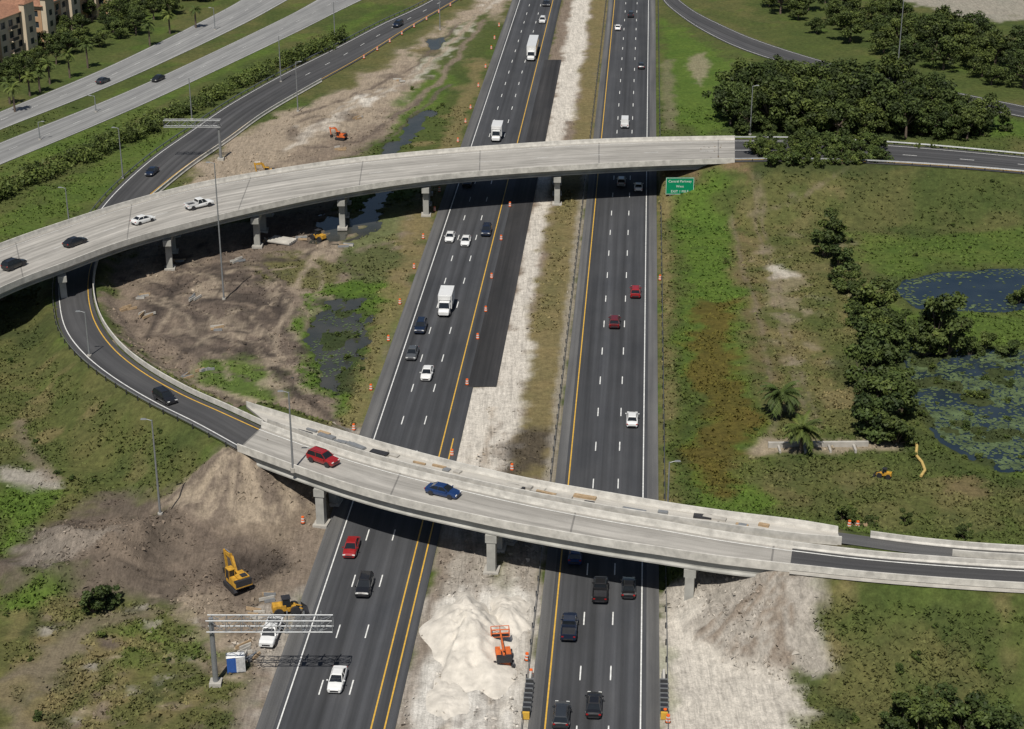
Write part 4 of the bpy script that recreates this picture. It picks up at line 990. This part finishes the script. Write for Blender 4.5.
# ---------------------------------------------------------------- street lights, gantries, signs
def lamp(u,vb,vt,arm=1,two=False,z0=0,name='street_lamp'):
    p=P(u,vb,z0); h=height_at(u,vb,vt,z0)-z0; zb=z0 if z0>1 else float(gz(p[0],p[1])); mb=MB(); h-= (zb-z0)
    mb.tube((0,0,-.3),(0,0,h),.17,.09,STEEL,10); mb.tube((0,0,-.3),(0,0,.35),.35,.35,CONC,10)
    mb.tube((0,0,h-.1),(arm*.8,0,h+.15),.05,.045,STEEL,6)
    mb.box((arm*1.1,0,h+.16),(.8,.32,.15),STEEL,tx=.8,ty=.7); mb.box((arm*1.12,0,h+.07),(.45,.22,.03),LAMP)
    mb.obj(name,(p[0],p[1],zb),0)
for a in ((123,178,128,-1),(298,112,62,1),(192,120,78,1),(69,222,188,-1),(750,135,86,1),(281,82,36,1),(335,42,2,1),(96,112,96,-1),(92,380,312,-1),(897,75,0,1),(666,548,462,1,),(215,30,8,-1),(40,140,122,1)): lamp(*a)
lamp(162,533,420,-1); lamp(224,300,163,-1,False,0,'high_mast_light'); lamp(293,470,392,-1,False,7.6); lamp(440,30,0,-1)
def gantry(name,ub,vb,vt,du,sgn):
    p=P(ub,vb); h=height_at(ub,vb,vt); zb=float(gz(p[0],p[1])); e_=empty(name,(p[0],p[1],0)); mb=MB()
    mb.tube((0,0,zb-.3),(0,0,h),.34,.28,STEEL,12); mb.box((0,0,zb+.2),(1.4,1.4,.6),CONC); mb.obj('post',parent=e_)
    sc_=cT*(vb+400)/CH*1.07; L=du/sc_; mb=MB(); W_=1.3; Hh=1.5; n_=max(4,int(L/1.7))
    for y in(-W_/2,W_/2):
        for z in(h-Hh,h): mb.tube((-.5*sgn,y,z),(sgn*L,y,z),.08,.08,STEEL,6)
    for i in range(n_+1):
        x=sgn*L*i/n_; x2=sgn*L*min(i+1,n_)/n_
        for y in(-W_/2,W_/2):
            mb.tube((x,y,h-Hh),(x,y,h),.045,.045,STEEL,5); mb.tube((x,y,h-Hh if i%2 else h),(x2,y,h if i%2 else h-Hh),.045,.045,STEEL,5)
        for z in(h-Hh,h): mb.tube((x,-W_/2,z),(x,W_/2,z),.04,.04,STEEL,5); mb.tube((x,-W_/2,z),(x2,W_/2,z),.04,.04,STEEL,5)
    mb.obj('truss',parent=e_)
    if sgn>0:
        mb=MB()
        for k in range(3):
            x=L*(.62+.14*k); mb.box((x,W_/2+.2,h-.75),(.12,.12,2.3),STEEL); mb.box((x,0,h-Hh-.25),(.5,.5,.4),STEEL)
        mb.obj('mounting_brackets',parent=e_)
gantry('sign_gantry',216,684,618,128,1); gantry('sign_gantry',221,160,120,58,-1)
p=P(679,208); e=empty('highway_sign',(p[0],p[1],0)); mb=MB(); zc=height_at(679,208,186)
mb.box((0,0,zc),(5.9,.08,3.7),GREENS); mb.obj('panel',parent=e); mb=MB()
for s in(-1,1):
    mb.tube((s*2.0,.15,-.2),(s*2.0,.15,zc+1.8),.12,.1,STEEL,8)
    mb.box((s*2.87,-.05,zc),(.07,.03,3.55),WHITE); mb.box((0,-.05,zc+s*1.76),(5.67,.03,.07),WHITE)
mb.obj('posts_and_border',parent=e)
for i,t in enumerate(('Central Parkway','West','EXIT 1 MILE')):
    c=bpy.data.curves.new('legend','FONT'); c.body=t; c.size=.72; c.align_x='CENTER'; c.extrude=.005; c.materials.append(WHITE)
    o=bpy.data.objects.new('legend',c); o.location=(0,-.055,zc+.8-i*1.1); o.rotation_euler=(R(90),0,0); o.parent=e; COL.objects.link(o)
def drum():
    mb=MB(); z=.06; mb.tube((0,0,0),(0,0,.06),.36,.36,RUBBER,12); r=.29
    for i,m_ in enumerate((ORANGE,WHITE,ORANGE,WHITE,ORANGE)): mb.tube((0,0,z),(0,0,z+.19),r,r-.018,m_,12); z+=.19; r-=.018
    mb.tube((0,0,z),(0,0,z+.07),.08,.06,ORANGE,8); return mb.mesh('traffic_drum')
DR=drum()
for a,v0,v1 in ((.359,20,430),(.236,385,200)):
    y0,y1=Yv(v1),Yv(v0); y=min(y0,y1)
    while y<max(y0,y1):
        pp=HW(a+random.uniform(-.002,.002),y,0); inst('traffic_drum',DR,(pp[0],pp[1],max(.06 if a<.24 else -9,float(gz(pp[0],pp[1])))),0,1.0); y+=random.uniform(12,22)
for k in range(16):
    s=LR.len*(.03+k*.022); pp=LR.at(s,1,.8); inst('traffic_drum',DR,(pp[0],pp[1],pp[2]),0,1.0)
for u,v in ((527,660),(531,676),(665,716),(668,722),(857,533),(848,540),(303,524),(660,280),(512,470),(452,455),(450,480)):
    pp=P(u,v); inst('traffic_drum',DR,(pp[0],pp[1],float(gz(pp[0],pp[1]))),0,1.0)
for u,v in ((528,698),(664,698)):
    mb=MB()
    for i in range(7):
        mb.box((0,-3+i*.95,.5),(.85,.62,.8),DKM if i%2 else RUBBER); mb.box((0,-3+i*.95+.45,.5),(1.0,.08,.95),STEEL)
    mb.box((0,-3.6,.5),(.8,.3,.9),YELL); mb.box((0,4.4,.42),(.6,2.0,.85),CONCN,tx=.4)
    pp=P(u,v,.4); mb.obj('crash_cushion',(pp[0],pp[1],float(gz(pp[0],pp[1]))+.03),-PHI)
for u,v,m_ in ((232,672,BLUEP),(241,671,simple('grey_plastic',(.5,.5,.5),.5))):
    mb=MB(); mb.box((0,0,1.1),(1.1,1.1,2.1),m_,tx=.97,ty=.97); mb.box((0,-.56,1.05),(.75,.04,1.8),m_); mb.box((0,0,2.22),(1.18,1.18,.14),paintm('white'),tx=.8,ty=.8); mb.box((0,0,.04),(1.2,1.3,.1),DKM)
    pp=P(u,v); mb.obj('portable_toilet',(pp[0],pp[1],float(gz(pp[0],pp[1]))),.2)
a,b_=P(768,447),P(868,446); mb=MB(); c=(a+b_)/2; mb.box((c[0],c[1],.35),(np.linalg.norm(b_-a),.5,.9),CONC,math.atan2(b_[1]-a[1],b_[0]-a[0]))
for f in (.1,.35,.6,.85):
    q_=a+(b_-a)*f; mb.box((q_[0],q_[1]-1.2,.15),(.3,2.2,.6),CONC)
mb.obj('culvert_headwall')
mb=MB(); pts=[(913,434),(917,446),(916,455),(922,462),(925,470),(921,476)]; pp=[P(u,v,.3) for u,v in pts]
for i in range(len(pp)-1): mb.tube(pp[i],pp[i+1],.22,.22,simple('pipe_tan',(.5,.36,.12),.7) if i==0 else mb.mats[0],8)
mb.obj('drain_pipe')
mb=MB()
for k in range(5): mb.tube((k*.7,0,.35),(k*.7+.2,5,.35),.32,.32,CONC,10)
pp=P(290,246); mb.obj('pipe_stack',(pp[0],pp[1],float(gz(pp[0],pp[1]))),1.2)
for u,v,rz in ((345,246,.1),(205,372,.5),(190,376,.8),(150,318,1),(860,530,.2),(142,300,.4),(300,240,.3),(310,182,.2),(290,190,1.2),(250,650,.6),(258,660,1.1),(215,330,.2),(340,150,.4),(195,300,1.3),(270,600,.3),(360,120,.7),(400,82,.2),(238,262,.7),(270,240,1.5),(128,310,.6),(178,262,.1),(256,618,.1)):
    mb=MB(); 
    for k in range(4): mb.box((random.uniform(-1,1),random.uniform(-1,1)+k*.5,.3+k*.02),(random.uniform(1.6,3),.35,.5),(CONC,STEEL,TIMB)[random.randrange(3)],random.uniform(-.4,.4),ty=.6)
    pp=P(u,v); o=mb.obj('material_stack',(pp[0],pp[1],float(gz(pp[0],pp[1]))),rz); o.scale=(.8,)*3
# ---------------------------------------------------------------- apartment buildings
WALLA=simple('stucco_tan',(.42,.26,.15),.9,var=.1,scale=.5); WALLB=simple('stucco_cream',(.55,.46,.34),.9,var=.08,scale=.5); TILE=simple('roof_tile',(.26,.13,.08),.85,var=.3,scale=1.5); WIN=simple('window_glass',(.03,.04,.05),.15)
def apartment(u0,v0,u1,v1,depth,fl):
    a,b_=P(u0,v0),P(u1,v1); L=np.linalg.norm(b_-a); ang=math.atan2(b_[1]-a[1],b_[0]-a[0]); e_=empty('apartment_building',tuple(map(float,a))); e_.rotation_euler=(0,0,ang)
    Hh=fl*3.2+.8; mb=MB()
    def wall(ox,oy,dx,dy,length,mat):
        nb=max(2,int(length/3.6)); bw=length/nb; nrm=Vector((dy,-dx,0))
        def pt(s,z,d=0): return (ox+dx*s-nrm.x*d,oy+dy*s-nrm.y*d,z)
        for i in range(nb):
            for f in range(fl):
                s0,s1=i*bw,(i+1)*bw; z0,z1=f*3.2,(f+1)*3.2; a0,a1=s0+bw*.22,s1-bw*.22; c0,c1=z0+.8,z0+2.6
                mt=WALLB if (i//3)%2 else mat
                mb.add([pt(s0,z0),pt(s1,z0),pt(s1,z1),pt(s0,z1),pt(a0,c0),pt(a1,c0),pt(a1,c1),pt(a0,c1)],[(0,1,5,4),(1,2,6,5),(2,3,7,6),(3,0,4,7)],mt)
                mb.add([pt(a0,c0),pt(a1,c0),pt(a1,c1),pt(a0,c1),pt(a0,c0,.25),pt(a1,c0,.25),pt(a1,c1,.25),pt(a0,c1,.25)],[(0,1,5,4),(1,2,6,5),(2,3,7,6),(3,0,4,7)],WALLB)
                mb.add([pt(a0,c0,.25),pt(a1,c0,.25),pt(a1,c1,.25),pt(a0,c1,.25)],[(0,1,2,3)],WIN)
                if i%3==1:
                    cx,cy,_=pt((s0+s1)/2,0,-.6); mb.box((cx,cy,z0+.1),(abs(dx)*bw*.8+abs(dy)*1.2,abs(dy)*bw*.8+abs(dx)*1.2,.15),WALLB); cx,cy,_=pt((s0+s1)/2,0,-1.15); mb.box((cx,cy,z0+.65),(abs(dx)*bw*.8+abs(dy)*.08,abs(dy)*bw*.8+abs(dx)*.08,.9),DKM)
        mb.add([pt(0,fl*3.2),pt(length,fl*3.2),pt(length,Hh),pt(0,Hh)],[(0,1,2,3)],WALLB)
    wall(0,0,1,0,L,WALLA); wall(L,0,0,1,depth,WALLA); wall(L,depth,-1,0,L,WALLA); wall(0,depth,0,-1,depth,WALLA)
    mb.obj('walls',parent=e_); mb=MB()
    rd_=2.8; o_=.8; d2=depth/2
    mb.add([(-o_,-o_,Hh),(L+o_,-o_,Hh),(L+o_,depth+o_,Hh),(-o_,depth+o_,Hh),(d2,d2,Hh+rd_),(L-d2,d2,Hh+rd_)],[(0,1,5,4),(1,2,5),(2,3,4,5),(3,0,4),(0,3,2,1)],TILE)
    mb.obj('roof',parent=e_)
    mb=MB()
    for s in (0,.5,1):
        xc=max(2.5,min(L-2.5,s*L)); mb.box((xc,-.9,(Hh+2)/2),(5,1.6,Hh+2),WALLB); mb.box((xc,-.9,Hh+2.6),(5.6,2.4,1.2),TILE,tx=.2,ty=.2)
        for f in range(fl): mb.box((xc,-1.71,f*3.2+1.8),(1.6,.04,1.6),WIN)
    mb.obj('towers',parent=e_)
apartment(-70,100,34,56,16,4); apartment(44,42,100,16,14,3); apartment(108,18,195,-20,14,3); apartment(-60,30,20,0,14,4)
# ---------------------------------------------------------------- light, world, camera
sun=bpy.data.lights.new('sun','SUN'); sun.energy=4.5; sun.angle=R(.5); sun.color=(1,.955,.87)
so=bpy.data.objects.new('sun',sun); COL.objects.link(so)
sd=Vector((.16,.58,-1)); so.rotation_euler=sd.to_track_quat('-Z','Y').to_euler()
w=bpy.data.worlds.new('World'); scene.world=w; w.use_nodes=True; nt=w.node_tree
sk=nt.nodes.new('ShaderNodeTexSky'); sk.sky_type='NISHITA'; sk.sun_disc=False
sk.sun_elevation=math.atan2(1,math.hypot(.16,.58)); sk.sun_rotation=math.atan2(-.16,-.58)
nt.links.new(sk.outputs[0],nt.nodes['Background'].inputs[0]); nt.nodes['Background'].inputs[1].default_value=.05
cam=bpy.data.cameras.new('camera'); cam.lens=36*F/1024; cam.sensor_width=36; cam.clip_end=20000; cam.clip_start=1
co=bpy.data.objects.new('camera',cam); COL.objects.link(co); co.location=(0,0,CH); co.rotation_euler=(math.pi/2-TH,0,0); scene.camera=co
scene.view_settings.view_transform='Standard'; scene.view_settings.look='None'; scene.view_settings.exposure=0
